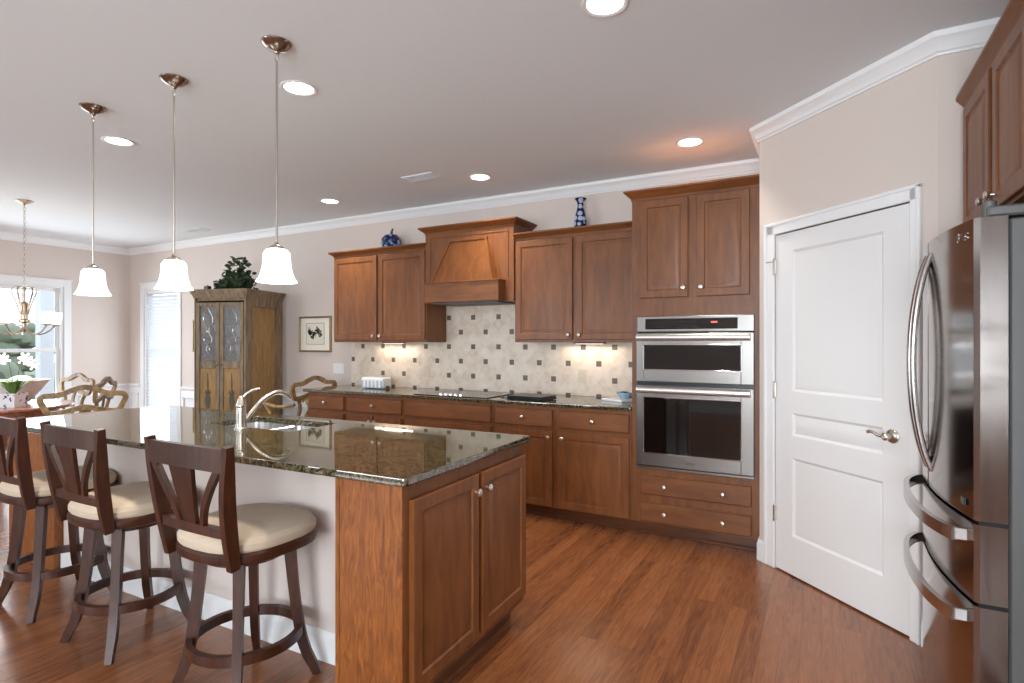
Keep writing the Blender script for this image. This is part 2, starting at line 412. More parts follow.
# wainscot: white lower wall with cap rail and framed panels
wn = MB()
for x0, x1 in ((XL, WB[0] - .08), (WB[1] + .08, -4.56)):
    wn.box(x0, x1, YB - .012, YB, .13, .74)
for y0, y1 in ((YR, WL[0] - .08), (WL[1] + .08, YB)):
    wn.box(XL, XL + .012, y0, y1, .13, .74)
wn.box(WB[0] - .08, WB[1] + .08, YB - .012, YB, .13, .36); wn.box(XL, XL + .012, WL[0] - .08, WL[1] + .08, .13, .36)
struct(wn.build('trim_2', 'trim'))
rail = [(0, .72), (.014, .72), (.020, .735), (.034, .75), (.034, .77), (0, .775)]
for i, (p, q) in enumerate((((-4.56, YB), (WB[1] + .085, YB)), ((WB[0] - .085, YB), (XL + .03, YB)), ((XL, YB), (XL, WL[1] + .085)), ((XL, WL[0] - .085), (XL, YR)))):
    struct(sweep([p, q], rail).build('trim_%d' % (3 + i), 'trim'))
pf = MB()
def pframe_x(x0, x1):
    for a in ((x0, x1, .20, .22), (x0, x1, .62, .64), (x0, x0 + .02, .20, .64), (x1 - .02, x1, .20, .64)): pf.box(a[0], a[1], YB - .026, YB - .011, a[2], a[3], .003)
def pframe_y(y0, y1):
    for a in ((y0, y1, .20, .22), (y0, y1, .62, .64), (y0, y0 + .02, .20, .64), (y1 - .02, y1, .20, .64)): pf.box(XL + .011, XL + .026, a[0], a[1], a[2], a[3], .003)
pframe_x(-8.86, -8.67); pframe_x(-7.58, -6.85); pframe_x(-6.75, -5.75); pframe_x(-5.65, -4.65); pframe_y(3.93, 4.50)
struct(pf.build('trim_7', 'trim'))

def window(n, axis, h0, h1, z0, z1, face, sgn, mull):
    """double hung window set in the wall; axis along the wall, face = inner wall face, sgn = outward direction"""
    def bx(mb, p, q, d0, d1, za, zb, bev=.003):
        a, b = sorted((face + sgn * d0, face + sgn * d1))
        if axis == 'x': mb.box(p, q, a, b, za, zb, bev)
        else: mb.box(a, b, p, q, za, zb, bev)
    root = MB()
    c = .085   # casing
    bx(root, h0 - c, h0, -.018, 0, z0 - c, z1 + c); bx(root, h1, h1 + c, -.018, 0, z0 - c, z1 + c)
    bx(root, h0, h1, -.018, 0, z1, z1 + c); bx(root, h0 - c - .01, h1 + c + .01, -.045, 0, z0 - .03, z0); bx(root, h0, h1, -.014, 0, z0 - c, z0 - .03)
    bx(root, h0 - c - .008, h1 + c + .008, -.03, 0, z1 + c - .012, z1 + c + .01)
    w = struct(root.build('window_%d' % n, 'trim'))
    fr = MB(); j = .03
    cells = [h0 + (h1 - h0) * k / mull for k in range(mull + 1)]
    for k in range(mull):
        a, b = cells[k] + (.03 if k else 0), cells[k + 1] - (.03 if k < mull - 1 else 0)
        bx(fr, a, a + j, .0, .10, z0, z1); bx(fr, b - j, b, .0, .10, z0, z1); bx(fr, a + j, b - j, .0, .10, z0, z0 + .025); bx(fr, a + j, b - j, .0, .10, z1 - .025, z1)
        zm = (z0 + z1) / 2 + .0
        for za, zb, d in ((z0 + .025, zm + .02, .035), (zm - .02, z1 - .025, .065)):
            s = .042
            bx(fr, a + j, a + j + s, d, d + .03, za, zb); bx(fr, b - j - s, b - j, d, d + .03, za, zb)
            bx(fr, a + j + s, b - j - s, d, d + .03, za, za + s); bx(fr, a + j + s, b - j - s, d, d + .03, zb - s, zb)
        if k: bx(fr, cells[k] - .03, cells[k] + .03, -.01, .10, z0, z1)
    fr.build('window_frame', 'trim', w)
    g = MB()
    for k in range(mull):
        a, b = cells[k] + .06, cells[k + 1] - .06
        bx(g, a, b, .048, .052, z0 + .05, zm, 0); bx(g, a, b, .078, .082, zm, z1 - .05, 0)
    g.build('window_pane', 'glass', w)
    return w
window(1, 'y', WL[0], WL[1], WL[2], WL[3], XL, -1, 2)
window(2, 'x', WB[0], WB[1], WB[2], WB[3], YB, 1, 1)
window(3, 'x', -6.3, -4.1, .55, 2.35, YR, -1, 2)  # this and the next: unseen rear windows added to bring in daylight
window(4, 'x', -.95, 1.05, .55, 2.35, YR, -1, 2)
# blinds in the narrow window: headrail and slats
bl = thing('window_blind', 'white horizontal slat blind lowered over the narrow window of the back wall', 'blind', (-8.135, YB + .02, .45))
MB().box(-.37, .37, -.012, .03, 1.615, 1.66, .004).build('headrail', 'trim', bl)
sl = MB(); k = 0
for i in range(33):
    z = .03 + i * .048
    sl.box(-.365, .365, -.027, .027, -.0012, .0012, 0, Matrix.Translation((0, .008, z)) @ Matrix.Rotation(R(58), 4, 'X'))
sl.build('slats', 'slat', bl); MB().box(-.365, .365, -.006, .02, 0, .018, .003).build('bottom_rail', 'trim', bl)

# ------------------------------------------------------------ outside the windows
struct(MB().box(-60, 20, -40, 60, -.5, -.45).build('ground', 'lawn'))
random.seed(3)
def hedge(label, x, y, w, d, h):
    t_ = thing('hedge', label, 'hedge', (x, y, -.45), 0, 'shrubs outside the dining window')
    mb = MB()
    for i in range(70):
        r = random.uniform(.16, .34)
        g = bmesh.ops.create_icosphere(mb.bm, subdivisions=2, radius=r); off = Vector((random.uniform(-w, w) / 2, random.uniform(-d, d) / 2, r * .9 + random.random() * (h - 1.9 * r)))
        for v in g['verts']: v.co = v.co * (1 + .12 * math.sin(v.co.x * 9 + v.co.y * 7 + v.co.z * 11)) + off
    mb.build('foliage', 'hedge', t_); return t_
hedge('grey-green shrub filling the left part of the dining window', -20, 6.9, 1.2, 1.3, 2.4)
hedge('grey-green shrub seen beside the porch column in the dining window', -20.5, 9.3, 1.2, 1.2, 2.5)
hedge('lower grey-green shrub behind the orchid in the dining window', -16.5, 5.3, .9, 1.0, 1.5)
pc = thing('porch_column', 'white square porch column outside the dining window', 'column', (-10.6, 4.22, -.45))
MB().box(-.09, .09, -.09, .09, .2, 3.4, .01).build('shaft', 'porch', pc); MB().box(-.12, .12, -.12, .12, 0, .2, .01).build('base', 'porch', pc)

# ------------------------------------------------------------ pantry door
dr = struct(MB().box(0, .861, .012, .047, .01, 2.03, .002).build('door_1', 'door_white', loc=(A.x, A.y, 0), rotz=TH))
dr.location = (A.x + .143 * math.cos(TH), A.y + .143 * math.sin(TH), 0)
def door_front():
    mb = MB()
    # stiles and rails in front of the recessed panels
    for x0, x1, z0, z1 in ((0, .13, .01, 2.03), (.72, .861, .01, 2.03), (.13, .72, .01, .235), (.13, .72, .70, .83), (.13, .72, .965, 1.09), (.13, .72, 1.925, 2.03)):
        mb.box(x0, x1, 0, .013, z0, z1, 0)
    for z0, z1 in ((.235, .70), (.83, .965), (1.09, 1.925)):
        mb.panel(.13, .72, z0, z1, 0, [(0, .013), (0, .0), (.006, .003), (.014, .0105), (.022, .0105), (.045, .004)])
    return mb
door_front().build('door_panel', 'door_white', dr)
cs = MB()
for x0, x1, z0, z1 in ((-.085, -.003, 0, 2.10), (.864, .914, 0, 2.10), (-.085, .914, 2.036, 2.10)):
    cs.box(x0, x1, -.016, .0, z0, z1, .004)
cs.box(-.085, -.060, -.022, 0, 0, 2.105, .004); cs.box(.896, .916, -.022, 0, 0, 2.105, .004); cs.box(-.085, .916, -.022, 0, 2.088, 2.108, .004)
struct(cs.build('trim_8', 'trim', loc=dr.location, rotz=TH))
for z in (1.84, 1.09, .34):
    MB().box(-.012, .004, -.010, .004, z - .045, z + .045, .002).lathe([(.006, -.05), (.007, -.045), (.007, .045), (.004, .052)], (-.004, -.012, z), 10).build('hinge', 'nickel', dr)
MB().cyl((-.03, -.012, 1.875), (-.004, -.03, 1.87), .004).cyl((-.03, -.012, 1.875), (-.05, -.03, 1.872), .004).build('door_stop', 'nickel', dr)
kn = MB(); q = Matrix.Translation((.771, 0, .93)) @ Matrix.Rotation(R(90), 4, 'X')
kn.lathe([(.034, 0), (.034, .006), (.028, .012), (.014, .016), (.012, .04), (.018, .046), (.018, .056), (.010, .062)], n=24, m=q)
kn.tube(catmull([(.771, -.05, .93), (.735, -.052, .932), (.71, -.05, .942), (.69, -.048, .943), (.672, -.046, .938)], 5), [(.008, .006)] * 21, 10)
kn.build('door_handle', 'nickel', dr)

# ------------------------------------------------------------ kitchen cabinets on the back wall
YF = 3.98
DOOR = [(0, 0), (0, -.017), (.004, -.020), (.050, -.020), (.055, -.013), (.064, -.012), (.070, -.013), (.092, -.019)]
DRAW = [(0, 0), (0, -.014), (.007, -.020)]
def knob(parent, x, y, z, name='knob'):
    q = Matrix.Translation((x, y, z)) @ Matrix.Rotation(R(90), 4, 'X')
    return MB().lathe([(.007, 0), (.006, .012), (.014, .017), (.0165, .023), (.012, .029), (.004, .031)], n=14, m=q).build(name, 'knob', parent)
def cab_door(parent, x0, x1, z0, z1, y=0, kx=None, kz=None, prof=DOOR, mat='cab', name='door'):
    d = MB().panel(x0, x1, z0, z1, y, prof).build(name, mat, parent)
    for kk in (kx if isinstance(kx, (list, tuple)) else ([kx] if kx is not None else [])):
        knob(d, kk, y - .020, kz)
    return d
def base_cab(label, x0, x1, doors, drawers, knobs, name='base_cabinet'):
    w = x1 - x0
    t_ = thing(name, label, 'cabinet', (x0, YF, 0), 0, 'base cabinets along the tiled wall')
    b = MB().box(0.0005, w - .0005, .02, .60, .10, .883).box(.0005, w - .0005, .0, .02, .10, .883, .001)
    b.build('body', 'cab', t_)
    MB().box(0, w, .075, .60, 0, .10).box(0, w, .06, .075, 0, .022, .004).build('toe_kick', 'toe', t_)
    for (a, c, z0, z1, kx) in drawers: cab_door(t_, a, c, z0, z1, 0, kx, (z0 + z1) / 2, DRAW, 'cab_h', 'drawer')
    for (a, c, z0, z1, kx, kz) in doors: cab_door(t_, a, c, z0, z1, 0, kx, kz)
    return t_
ZD0, ZD1 = .722, .858; ZB0, ZB1 = .108, .69
base_cab('brown base cabinet with drawer and door, right beside the oven tower', -1.795, -1.197, [(.03, .582, ZB0, ZB1, .062, .645)], [(.03, .582, ZD0, ZD1, .306)], 0)
base_cab('brown base cabinet, second from the oven tower, behind the corner of the island', -2.348, -1.796, [(.02, .530, ZB0, ZB1, .50, .645)], [(.02, .530, ZD0, ZD1, .275)], 0)
base_cab('wide brown base cabinet with knobless fronts beneath the cooktop', -3.282, -2.350, [], [(.02, .912, ZD0, ZD1, None), (.02, .912, .42, .69, [.3, .63]), (.02, .912, .108, .39, [.3, .63])], 0)
base_cab('brown base cabinet between cooktop and the drawer stack at the open end', -3.988, -3.284, [(.02, .345, ZB0, ZB1, .32, .645), (.359, .684, ZB0, ZB1, .384, .645)], [(.02, .684, ZD0, ZD1, .352)], 0)
base_cab('narrow brown stack of drawers at the open left end of the counter', -4.505, -3.990, [], [(.02, .495, ZD0, ZD1, .257), (.02, .495, .52, .69, .257), (.02, .495, .32, .49, .257), (.02, .495, .108, .29, .257)], 0)
# counter on the back wall
ct = MB().box(-4.545, -1.197, 3.945, YB - .002, .884, .914, .006, seg=2).build('countertop', 'granite')
tag(ct, 'long dark granite countertop along the tiled back wall', 'countertop')
# backsplash
sp = MB().box(-4.51, -1.197, YB - .012, YB - .0005, .915, 1.38).box(-3.245, -2.31, YB - .012, YB - .0005, 1.38, 1.74).build('backsplash', 'splash'); tag(sp, 'beige diagonal stone tile backsplash with small dark square insets', 'backsplash')
# cooktop
ck = thing('cooktop', 'flat dark glass cooktop with five silver knobs set in the back counter', 'cooktop', (-2.80, 4.22, .914))
MB().box(-.38, .38, -.24, .22, 0, .007, .003).build('glass_top', 'cook', ck)
for i in range(5):
    MB().lathe([(.019, 0), (.019, .012), (.015, .020), (.006, .022)], n=16).build('knob', 'chrome', ck, loc=(-.10 + i * .052, -.205, .007))
for x, y, r in ((-.22, -.07, .09), (-.22, .12, .07), (.22, .10, .09), (.22, -.08, .07), (0, .08, .11)):
    MB().lathe([(r - .003, 0), (r, .0006), (r + .003, 0)], n=32, cap=False).build('burner_ring', 'fridge_side', ck, loc=(x, y, .0072))

# uppers
def crown_wood(w, d, z, left=True, right=True, back=0, flare=.045, h=.055):
    prof = [(-.004, z - .002), (-.004, z + h), (flare, z + h), (flare, z + h - .012), (flare * .8, z + h - .02), (flare * .35, z + .022), (.006, z + .010), (.006, z - .002)]
    path = []
    if left: path.append((0, d))
    path += [(0, 0), (w, 0)]
    if right: path.append((w, d))
    return sweep(path, prof, inside=-1)
def upper_cab(label, x0, x1, z0, z1, yf, doors, left, right):
    w = x1 - x0; d = YB - yf - .014
    t_ = thing('upper_cabinet', label, 'cabinet', (x0, yf, z0), 0, 'wall cabinets over the counter')
    MB().box(0, w, 0, d, 0, z1 - z0).build('body', 'cab', t_)
    crown_wood(w, d, z1 - z0 - .012, left, right).build('crown', 'cab_h', t_)
    for a, b, kx in doors: cab_door(t_, a, b, .022, z1 - z0 - .028, 0, kx, .06)
    return t_
upper_cab('pair of brown wall cabinet doors left of the range hood, over the counter end', -4.435, -3.245, 1.378, 2.262, 4.26, [(.012, .585, .555), (.612, 1.178, .642)], True, False)
upper_cab('pair of brown wall cabinet doors between range hood and oven tower', -2.303, -1.197, 1.378, 2.262, 4.26, [(.014, .535, .505), (.568, 1.094, .598)], False, False)
for x in (-3.85, -1.72):
    u = thing('under_cabinet_light', 'small warm light strip under the wall cabinet %s of the hood' % ('left' if x < -3 else 'right'), 'light', (x, 4.50, 1.378), 0)
    MB().box(-.14, .14, -.02, .02, -.012, 0, .003).build('housing', 'cab_h', u)
    MB().box(-.12, .12, -.014, .014, -.014, -.011).build('lens', 'shade', u)
    area('under_cabinet_lamp', (0, .0, -.03), (0, 0, 0), .5, .04, .9, WARM, u)
# range hood
hd = thing('range_hood', 'brown wooden range hood with tapered panel over the cooktop', 'hood', (-3.243, 4.24, 1.735))
w = .938
hb = MB().box(0, w, 0, .335, 0, .655)
hb.build('body', 'cab', hd)
crown_wood(w, .348, .645, True, True, flare=.052, h=.06).build('crown', 'cab_h', hd)
MB().box(.075, w - .085, -.115, 0, 0, .172, .003).box(.066, w - .076, -.122, 0, .170, .182, .003).build('mantle', 'cab_h', hd)
tp = MB()
z0_, z1_, = .182, .56
tp.rings([[(.145, -.105, z0_), (w - .145, -.105, z0_), (w - .145, 0, z0_), (.145, 0, z0_)], [(.285, -.012, z1_), (w - .265, -.012, z1_), (w - .265, 0, z1_), (.285, 0, z1_)]])
tp.build('tapered_panel', 'cab', hd)
st = MB()
for s in (0, 1):
    a = Vector((.152, -.108, z0_)) if not s else Vector((w - .152, -.108, z0_)); b = Vector((.292, -.016, z1_)) if not s else Vector((w - .272, -.016, z1_))
    st.tube([a, b], [(.007, .007)] * 2, rect=True)
st.box(.275, w - .255, -.026, .0, z1_ - .012, z1_ + .012, .003)
st.build('edge_moulding', 'cab', hd)
fm = MB()
for a in ((.045, .055, .045 and 0.0, .61), (w - .055, w - .045, 0, .61)): pass
fm.box(.05, w - .05, -.006, 0, .598, .612, .002).box(.05, .062, -.006, 0, .21, .61, .002).box(w - .062, w - .05, -.006, 0, .21, .61, .002)
fm.build('face_moulding', 'cab', hd)
MB().box(.12, w - .12, -.06, .30, -.012, 0, .003).build('vent_insert', 'fridge_side', hd)

# oven tower
tw = thing('oven_cabinet', 'tall brown cabinet tower holding the built-in ovens beside the pantry door', 'cabinet', (-1.195, YF, 0))
w = .848
b = MB().box(0, .018, .0, .605, .10, 2.40).box(w - .018, w, 0, .605, .10, 2.40).box(.018, w - .018, 0, .605, 1.563, 2.40).box(.018, w - .018, 0, .605, .10, .49)
b.box(.018, .042, 0, .02, .49, 1.563).box(w - .036, w - .018, 0, .02, .49, 1.563)
b.build('body', 'cab', tw)
MB().box(0, w, .075, .60, 0, .10).box(0, w, .06, .075, 0, .022, .004).build('toe_kick', 'toe', tw)
crown_wood(w, .605, 2.392, True, False, flare=.05, h=.065).build('crown', 'cab_h', tw)
cab_door(tw, .062, .395, 1.692, 2.378, 0, .365, 1.755); cab_door(tw, .452, .785, 1.692, 2.378, 0, .482, 1.755)
cab_door(tw, .062, .798, .306, .440, 0, (.235, .620), .372, DRAW, 'cab_h', 'drawer'); cab_door(tw, .062, .798, .112, .246, 0, (.235, .620), .18, DRAW, 'cab_h', 'drawer')

# built-in ovens
ov = thing('wall_oven', 'stainless steel microwave and oven combination built into the brown tower', 'oven', (-1.153, YF, .492))
w = .772
MB().box(.004, w - .012, -.004, .5, .01, 1.065).build('body', 'gap', ov)
cp = MB().box(0, w, -.022, -.004, .960, 1.070, .004).build('control_panel', 'steel', ov)
MB().box(.06, w - .10, -.0245, -.020, .978, 1.052, .001).build('display', 'black_glass', cp)
MB().box(.505, .545, -.0252, -.0245, 1.018, 1.030).build('clock', 'red_led', cp)
dg = MB()
for r in range(3):
    for c in range(20): dg.box(.105 + c * .0155, .110 + c * .0155, -.0250, -.0245, .992 + r * .017, .994 + r * .017)
dg.build('keypad', 'fridge_side', cp)
def oven_door(name, z0, z1, wz0, wz1):
    d = MB()
    x0, x1, wx0, wx1 = 0, w, .054, w - .078
    d.box(x0, wx0, -.040, -.006, z0, z1, .003).box(wx1, x1, -.040, -.006, z0, z1, .003).box(wx0, wx1, -.040, -.006, z0, wz0, .003).box(wx0, wx1, -.040, -.006, wz1, z1, .003)
    do = d.build(name, 'steel', ov)
    MB().panel(wx0 - .004, wx1 + .004, wz0 - .004, wz1 + .004, -.030, [(0, 0), (0, -.010), (.004, -.008)]).build('window', 'black_glass', do)
    f = MB()
    for a in ((wx0 - .006, wx1 + .006, wz1, wz1 + .006), (wx0 - .006, wx1 + .006, wz0 - .006, wz0), (wx0 - .006, wx0, wz0, wz1), (wx1, wx1 + .006, wz0, wz1)): f.box(a[0], a[1], -.043, -.038, a[2], a[3], .001)
    f.build('window_trim', 'chrome', do)
    hz = z1 - .030
    hh = MB().tube([(.012, -.075, hz), (w - .02, -.075, hz)], [(.023, .018)] * 2, 20)
    for x in (.04, w - .05): hh.box(x - .012, x + .012, -.072, -.038, hz - .012, hz + .012, .003)
    hh.build('handle', 'oven_handle', do)
    return do
oven_door('microwave_door', .612, .952, .700, .868)
od = oven_door('oven_door', .022, .586, .115, .500)
MB().box(0, w, -.012, -.004, .586, .612).build('vent', 'black', ov)
MB().box(-.003, w + .003, -.030, -.004, 0, .018, .003).build('lower_trim', 'steel', ov)
MB().lathe([(.036, 0), (.036, .0012), (.034, .0016)], n=24, sy=.25, m=Matrix.Translation((.37, -.040, .060)) @ Matrix.Rotation(R(90), 4, 'X')).build('badge', 'fridge_side', od)

# ------------------------------------------------------------ island
IA = R(1.6); IO = (-1.246, 1.516)
def isl(x, y, z=0): return (IO[0] + x * math.cos(IA) - y * math.sin(IA), IO[1] + x * math.sin(IA) + y * math.cos(IA), z)
IL = -3.0
hx0, hx1, hy0, hy1 = -1.86, -1.17, .55, .885
def rr(x0, x1, y0, y1, r, z, k=4):
    out = []
    for cx, cy, a0 in ((x1 - r, y1 - r, 0), (x0 + r, y1 - r, 90), (x0 + r, y0 + r, 180), (x1 - r, y0 + r, 270)):
        for i in range(k + 1):
            a = R(a0 + 90 * i / k); out.append((cx + r * math.cos(a), cy + r * math.sin(a), z))
    return out
ic = MB()
o_ = lambda i, z: rr(IL + i, -i, i, 1.012 - i, .02, z)
h_ = lambda i, z: rr(hx0 - i, hx1 + i, hy0 - i, hy1 + i, .03, z)
ic.rings([h_(0, .884), o_(.006, .884), o_(.001, .888), o_(0, .893), o_(0, .906), o_(.001, .9125), o_(.004, .914), h_(.003, .914), h_(0, .911), h_(0, .884)], False, False)
bmesh.ops.remove_doubles(ic.bm, verts=ic.bm.verts[:], dist=1e-5)
icp = ic.build('island_countertop', 'granite', loc=isl(0, 0), rotz=IA); tag(icp, 'dark speckled granite top of the kitchen island with a sink cut in', 'countertop')
# end cabinet facing right
ec = thing('island_cabinet', 'brown two-door cabinet at the right end of the island', 'cabinet', isl(-.03, .03), IA + R(90))
MB().box(0, .955, .0, .30, .10, .883).build('body', 'cab', ec)
MB().box(.055, .93, .06, .30, 0, .10).build('toe_kick', 'toe', ec)
cab_door(ec, .032, .487, .135, .826, 0, .455, .755); cab_door(ec, .515, .945, .135, .826, 0, .545, .755)
MB().box(-.006, 0, .0, .31, 0, .883).box(-.0085, -.006, 0, .022, 0, .883).box(-.0085, -.006, .292, .31, 0, .883).build('end_panel', 'oak', ec)
# knee wall with baseboard
kw = MB().box(-2.80, -.341, .27, .37, 0, .883).build('wall_island', 'wall', loc=isl(0, 0), rotz=IA); struct(kw)
kb = sweep([(-.341, .27), (-2.80, .27)], bb, inside=1).build('baseboard_island', 'trim', loc=isl(0, 0), rotz=IA); struct(kb)
# cabinets on the working side, and the wood end at the left
sb = thing('sink_cabinet', 'brown cabinet run under the island sink, facing the ovens', 'cabinet', isl(-.342, .965), IA + R(180))
MB().box(.0, 2.45, 0, .02, .10, .883).box(0, .02, .02, .59, .10, .883).box(2.43, 2.45, .02, .59, .10, .883).box(.02, 2.43, .02, .59, .10, .12).build('body', 'cab', sb)
MB().box(0, 2.45, .075, .55, 0, .10).build('toe_kick', 'toe', sb)
for i in range(4): cab_door(sb, .03 + i * .61, .60 + i * .61, .12, .84, 0, .06 + i * .61 if i % 2 else .57 + i * .61, .78)
le = thing('island_end_cabinet', 'plain warm wood end cabinet at the left end of the island, behind the leftmost stool', 'cabinet', isl(-3.36, .22), IA)
MB().box(0, .555, 0, .70, .0, .879, .003).build('body', 'oak', le); MB().box(0, .555, -.006, 0, .83, .879, .002).build('top_rail', 'oak', le)
# sink
sk = thing('sink', 'double bowl stainless undermount sink in the island', 'sink', isl(0, 0, 0), IA)
def basin(x0, x1):
    mb = MB(); L = lambda i, z, r=.05: rr(x0 + i, x1 - i, hy0 + i - .008, hy1 - i + .008, r, z)
    mb.rings([L(-.008, .884), L(.004, .880), L(.012, .78), L(.022, .725), L(.06, .71)], False, True); return mb
basin(-1.865, -1.515).build('basin', 'sink_steel', sk); basin(-1.495, -1.165).build('basin', 'sink_steel', sk)
MB().box(-1.525, -1.485, hy0, hy1, .862, .884, .006).build('divider', 'sink_steel', sk)
for x in (-1.69, -1.33): MB().lathe([(.045, .7102), (.04, .713), (.02, .711)], (x, .72, 0), 20).build('drain', 'chrome', sk)
# faucet
fc = thing('faucet', 'brushed nickel single lever kitchen faucet behind the island sink edge', 'faucet', isl(-1.487, .499, .914), IA)
MB().lathe([(.034, 0), (.034, .006), (.029, .010), (.026, .03), (.0255, .07), (.024, .115), (.027, .12), (.027, .128), (.024, .134), (.017, .158), (.009, .174), (.003, .178)], n=24).build('body', 'nickel', fc)
MB().tube(catmull([(0, .01, .165), (.01, .02, .185), (.03, .045, .205), (.05, .075, .213)], 5), [(.007, .004)] * 16, 10).build('lever', 'nickel', fc)
spp = catmull([(.012, .018, .045), (.022, .05, .085), (.04, .095, .14), (.06, .14, .175), (.075, .18, .185), (.09, .215, .175), (.10, .24, .150)], 6)
MB().tube(spp, [.012 + .004 * (i / len(spp)) for i in range(len(spp))], 14).build('spout', 'nickel', fc)

# ------------------------------------------------------------ bar stools
def stool():
    t_ = thing('bar_stool', 'dark wood swivel counter stool with cream seat, nearest the camera', 'stool', (0, 0, 0), 0, 'counter stools in front of the island')
    def outline(s, z, k=28):
        out = []
        for i in range(k):
            a = 2 * math.pi * i / k; c, n_ = math.cos(a), math.sin(a)
            e = 2.7; x = abs(c) ** (2 / e) * math.copysign(1, c); y = abs(n_) ** (2 / e) * math.copysign(1, n_)
            out.append((x * .245 * s * (1.0 + .03 * y), y * .235 * s + .008, z))
        return out
    MB().rings([outline(.93, .565), outline(.985, .572), outline(1.0, .585), outline(1.0, .603), outline(.97, .612)]).build('seat_frame', 'stool', t_)
    MB().rings([outline(.95, .608), outline(.985, .622), outline(.985, .642), outline(.93, .660), outline(.80, .671), outline(.55, .679), outline(.25, .682)]).build('seat_cushion', 'cushion', t_)
    MB().lathe([(.15, .528), (.16, .534), (.16, .560), (.14, .566)], n=28).build('swivel_base', 'stool', t_)
    rp = [(.205 * math.cos(2 * math.pi * i / 40), .205 * math.sin(2 * math.pi * i / 40), .205) for i in range(40)]
    MB().tube(rp, [(.019, .012)] * 40, closed=True, up=(0, 0, 1), rect=True).build('foot_ring', 'stool', t_)
    for sx in (-1, 1):
        for sy in (-1, 1):
            pr = [(0, .192, .017), (.04, .180, .019), (.09, .163, .021), (.15, .150, .022), (.205, .142, .022), (.30, .132, .022), (.42, .123, .023), (.55, .115, .025)]
            MB().tube([(sx * p, sy * p, z) for z, p, r in pr], [(r * .9, r * .78) for z, p, r in pr], rect=True, up=(sx, sy, 0)).build('leg', 'stool', t_)
    # back: everything lies on a gently curved, slightly raked surface y(x, z)
    def by(x, z):
        f = max(0.0, (z - .565) / .45)
        return -.212 - .055 * f ** 1.2 - .010 * math.sin(math.pi * min(1, f)) - .026 * (1 - (x / .25) ** 2) * min(1, f * 1.2) + .02
    def strip(pts, w0, w1, th, name):
        """flat band on the curved back through (x, z) points"""
        P = catmull([(x, 0, z) for x, z in pts], 6); k = len(P)
        return MB().tube([(p.x, by(p.x, p.z), p.z) for p in P], [(th, w0 + (w1 - w0) * i / (k - 1)) for i in range(k)], rect=True, up=(0, 1, 0)).build(name, 'stool', t_)
    for s in (-1, 1):
        P = catmull([(s * .190, 0, .563), (s * .195, 0, .66), (s * .207, 0, .80), (s * .226, 0, .93), (s * .238, 0, 1.02)], 5); k = len(P)
        MB().tube([(p.x, by(s * .25, p.z), p.z) for p in P], [(.018 + .008 * math.sin(math.pi * min(1, i / k * 1.15)) - .003 * i / k, .014) for i in range(k)], rect=True, up=(0, 1, 0)).build('back_post', 'stool', t_)
    k = 13; tr = []
    for i in range(k):
        x = -.232 + .464 * i / (k - 1); tr.append((x, by(x, .97), .968 + .006 * (1 - (x / .23) ** 2)))
    MB().tube(tr, [(.041, .011)] * k, rect=True, up=(0, 0, 1)).build('top_rail', 'stool', t_)
    lr = []
    for i in range(k):
        x = -.200 + .400 * i / (k - 1); lr.append((x, by(x, .70), .700))
    MB().tube(lr, [(.017, .013)] * k, rect=True, up=(0, 0, 1)).build('lower_rail', 'stool', t_)
    strip([(0, .935), (0, .86), (0, .78), (0, .71)], .068, .032, .008, 'splat')
    for s in (-1, 1):
        strip([(s * .192, .935), (s * .140, .86), (s * .092, .78), (s * .066, .71)], .015, .011, .009, 'splat')
    return t_
s1 = stool(); s1.location = (-2.04, 1.49, 0)
dup(s1, (-2.87, 1.485, 0), 0, 'dark wood swivel counter stool with cream seat, middle one of the three')
dup(s1, (-3.60, 1.49, 0), 0, 'dark wood swivel counter stool with cream seat, cut by the left picture edge')

# ------------------------------------------------------------ fridge and cabinet over it
fr = thing('refrigerator', 'stainless steel french door refrigerator with curved handles', 'refrigerator', (.48, 3.04, 0), R(-90))
FW = .91
def fy(x): return -.08 - .052 * (1 - ((x - FW / 2) / (FW / 2)) ** 2)
def slab(x0, x1, z0, z1, name, rx0=.012, rx1=.012):
    k = 18; pts = [(x0, -.004), (x0, fy(x0) + rx0)]
    for i in range(k + 1):
        x = x0 + (x1 - x0) * i / k
        xx = min(max(x, x0 + rx0 * .8), x1 - rx1 * .8)
        pts.append((xx, fy(xx)))
    pts += [(x1, fy(x1) + rx1), (x1, -.004)]
    return MB().prism(pts, z0, z1).build(name, 'fridge_steel', fr, ang=.4)
MB().box(.004, FW - .004, 0, .66, .03, 1.745, .006).build('case', 'fridge_side', fr)
MB().box(.02, FW - .02, .02, .6, 0, .03).build('base', 'black', fr)
dl = slab(0, .4535, .853, 1.752, 'door'); drr = slab(.4565, FW, .853, 1.752, 'door')
d1_ = slab(0, FW, .610, .841, 'drawer'); d2_ = slab(0, FW, .06, .598, 'drawer')
MB().box(.003, FW - .003, -.07, -.002, .04, 1.75).build('gasket', 'gap', fr)
for x, par in ((.412, dl), (.498, drr)):
    P = catmull([(x, fy(x) + .004, 1.705), (x, fy(x) - .022, 1.62), (x, fy(x) - .044, 1.48), (x, fy(x) - .052, 1.31), (x, fy(x) - .044, 1.14), (x, fy(x) - .022, 1.0), (x, fy(x) + .004, .915)], 6)
    MB().tube(P, [(.011, .021)] * len(P), 12, up=(0, -1, 0)).build('handle', 'handle_steel', par)
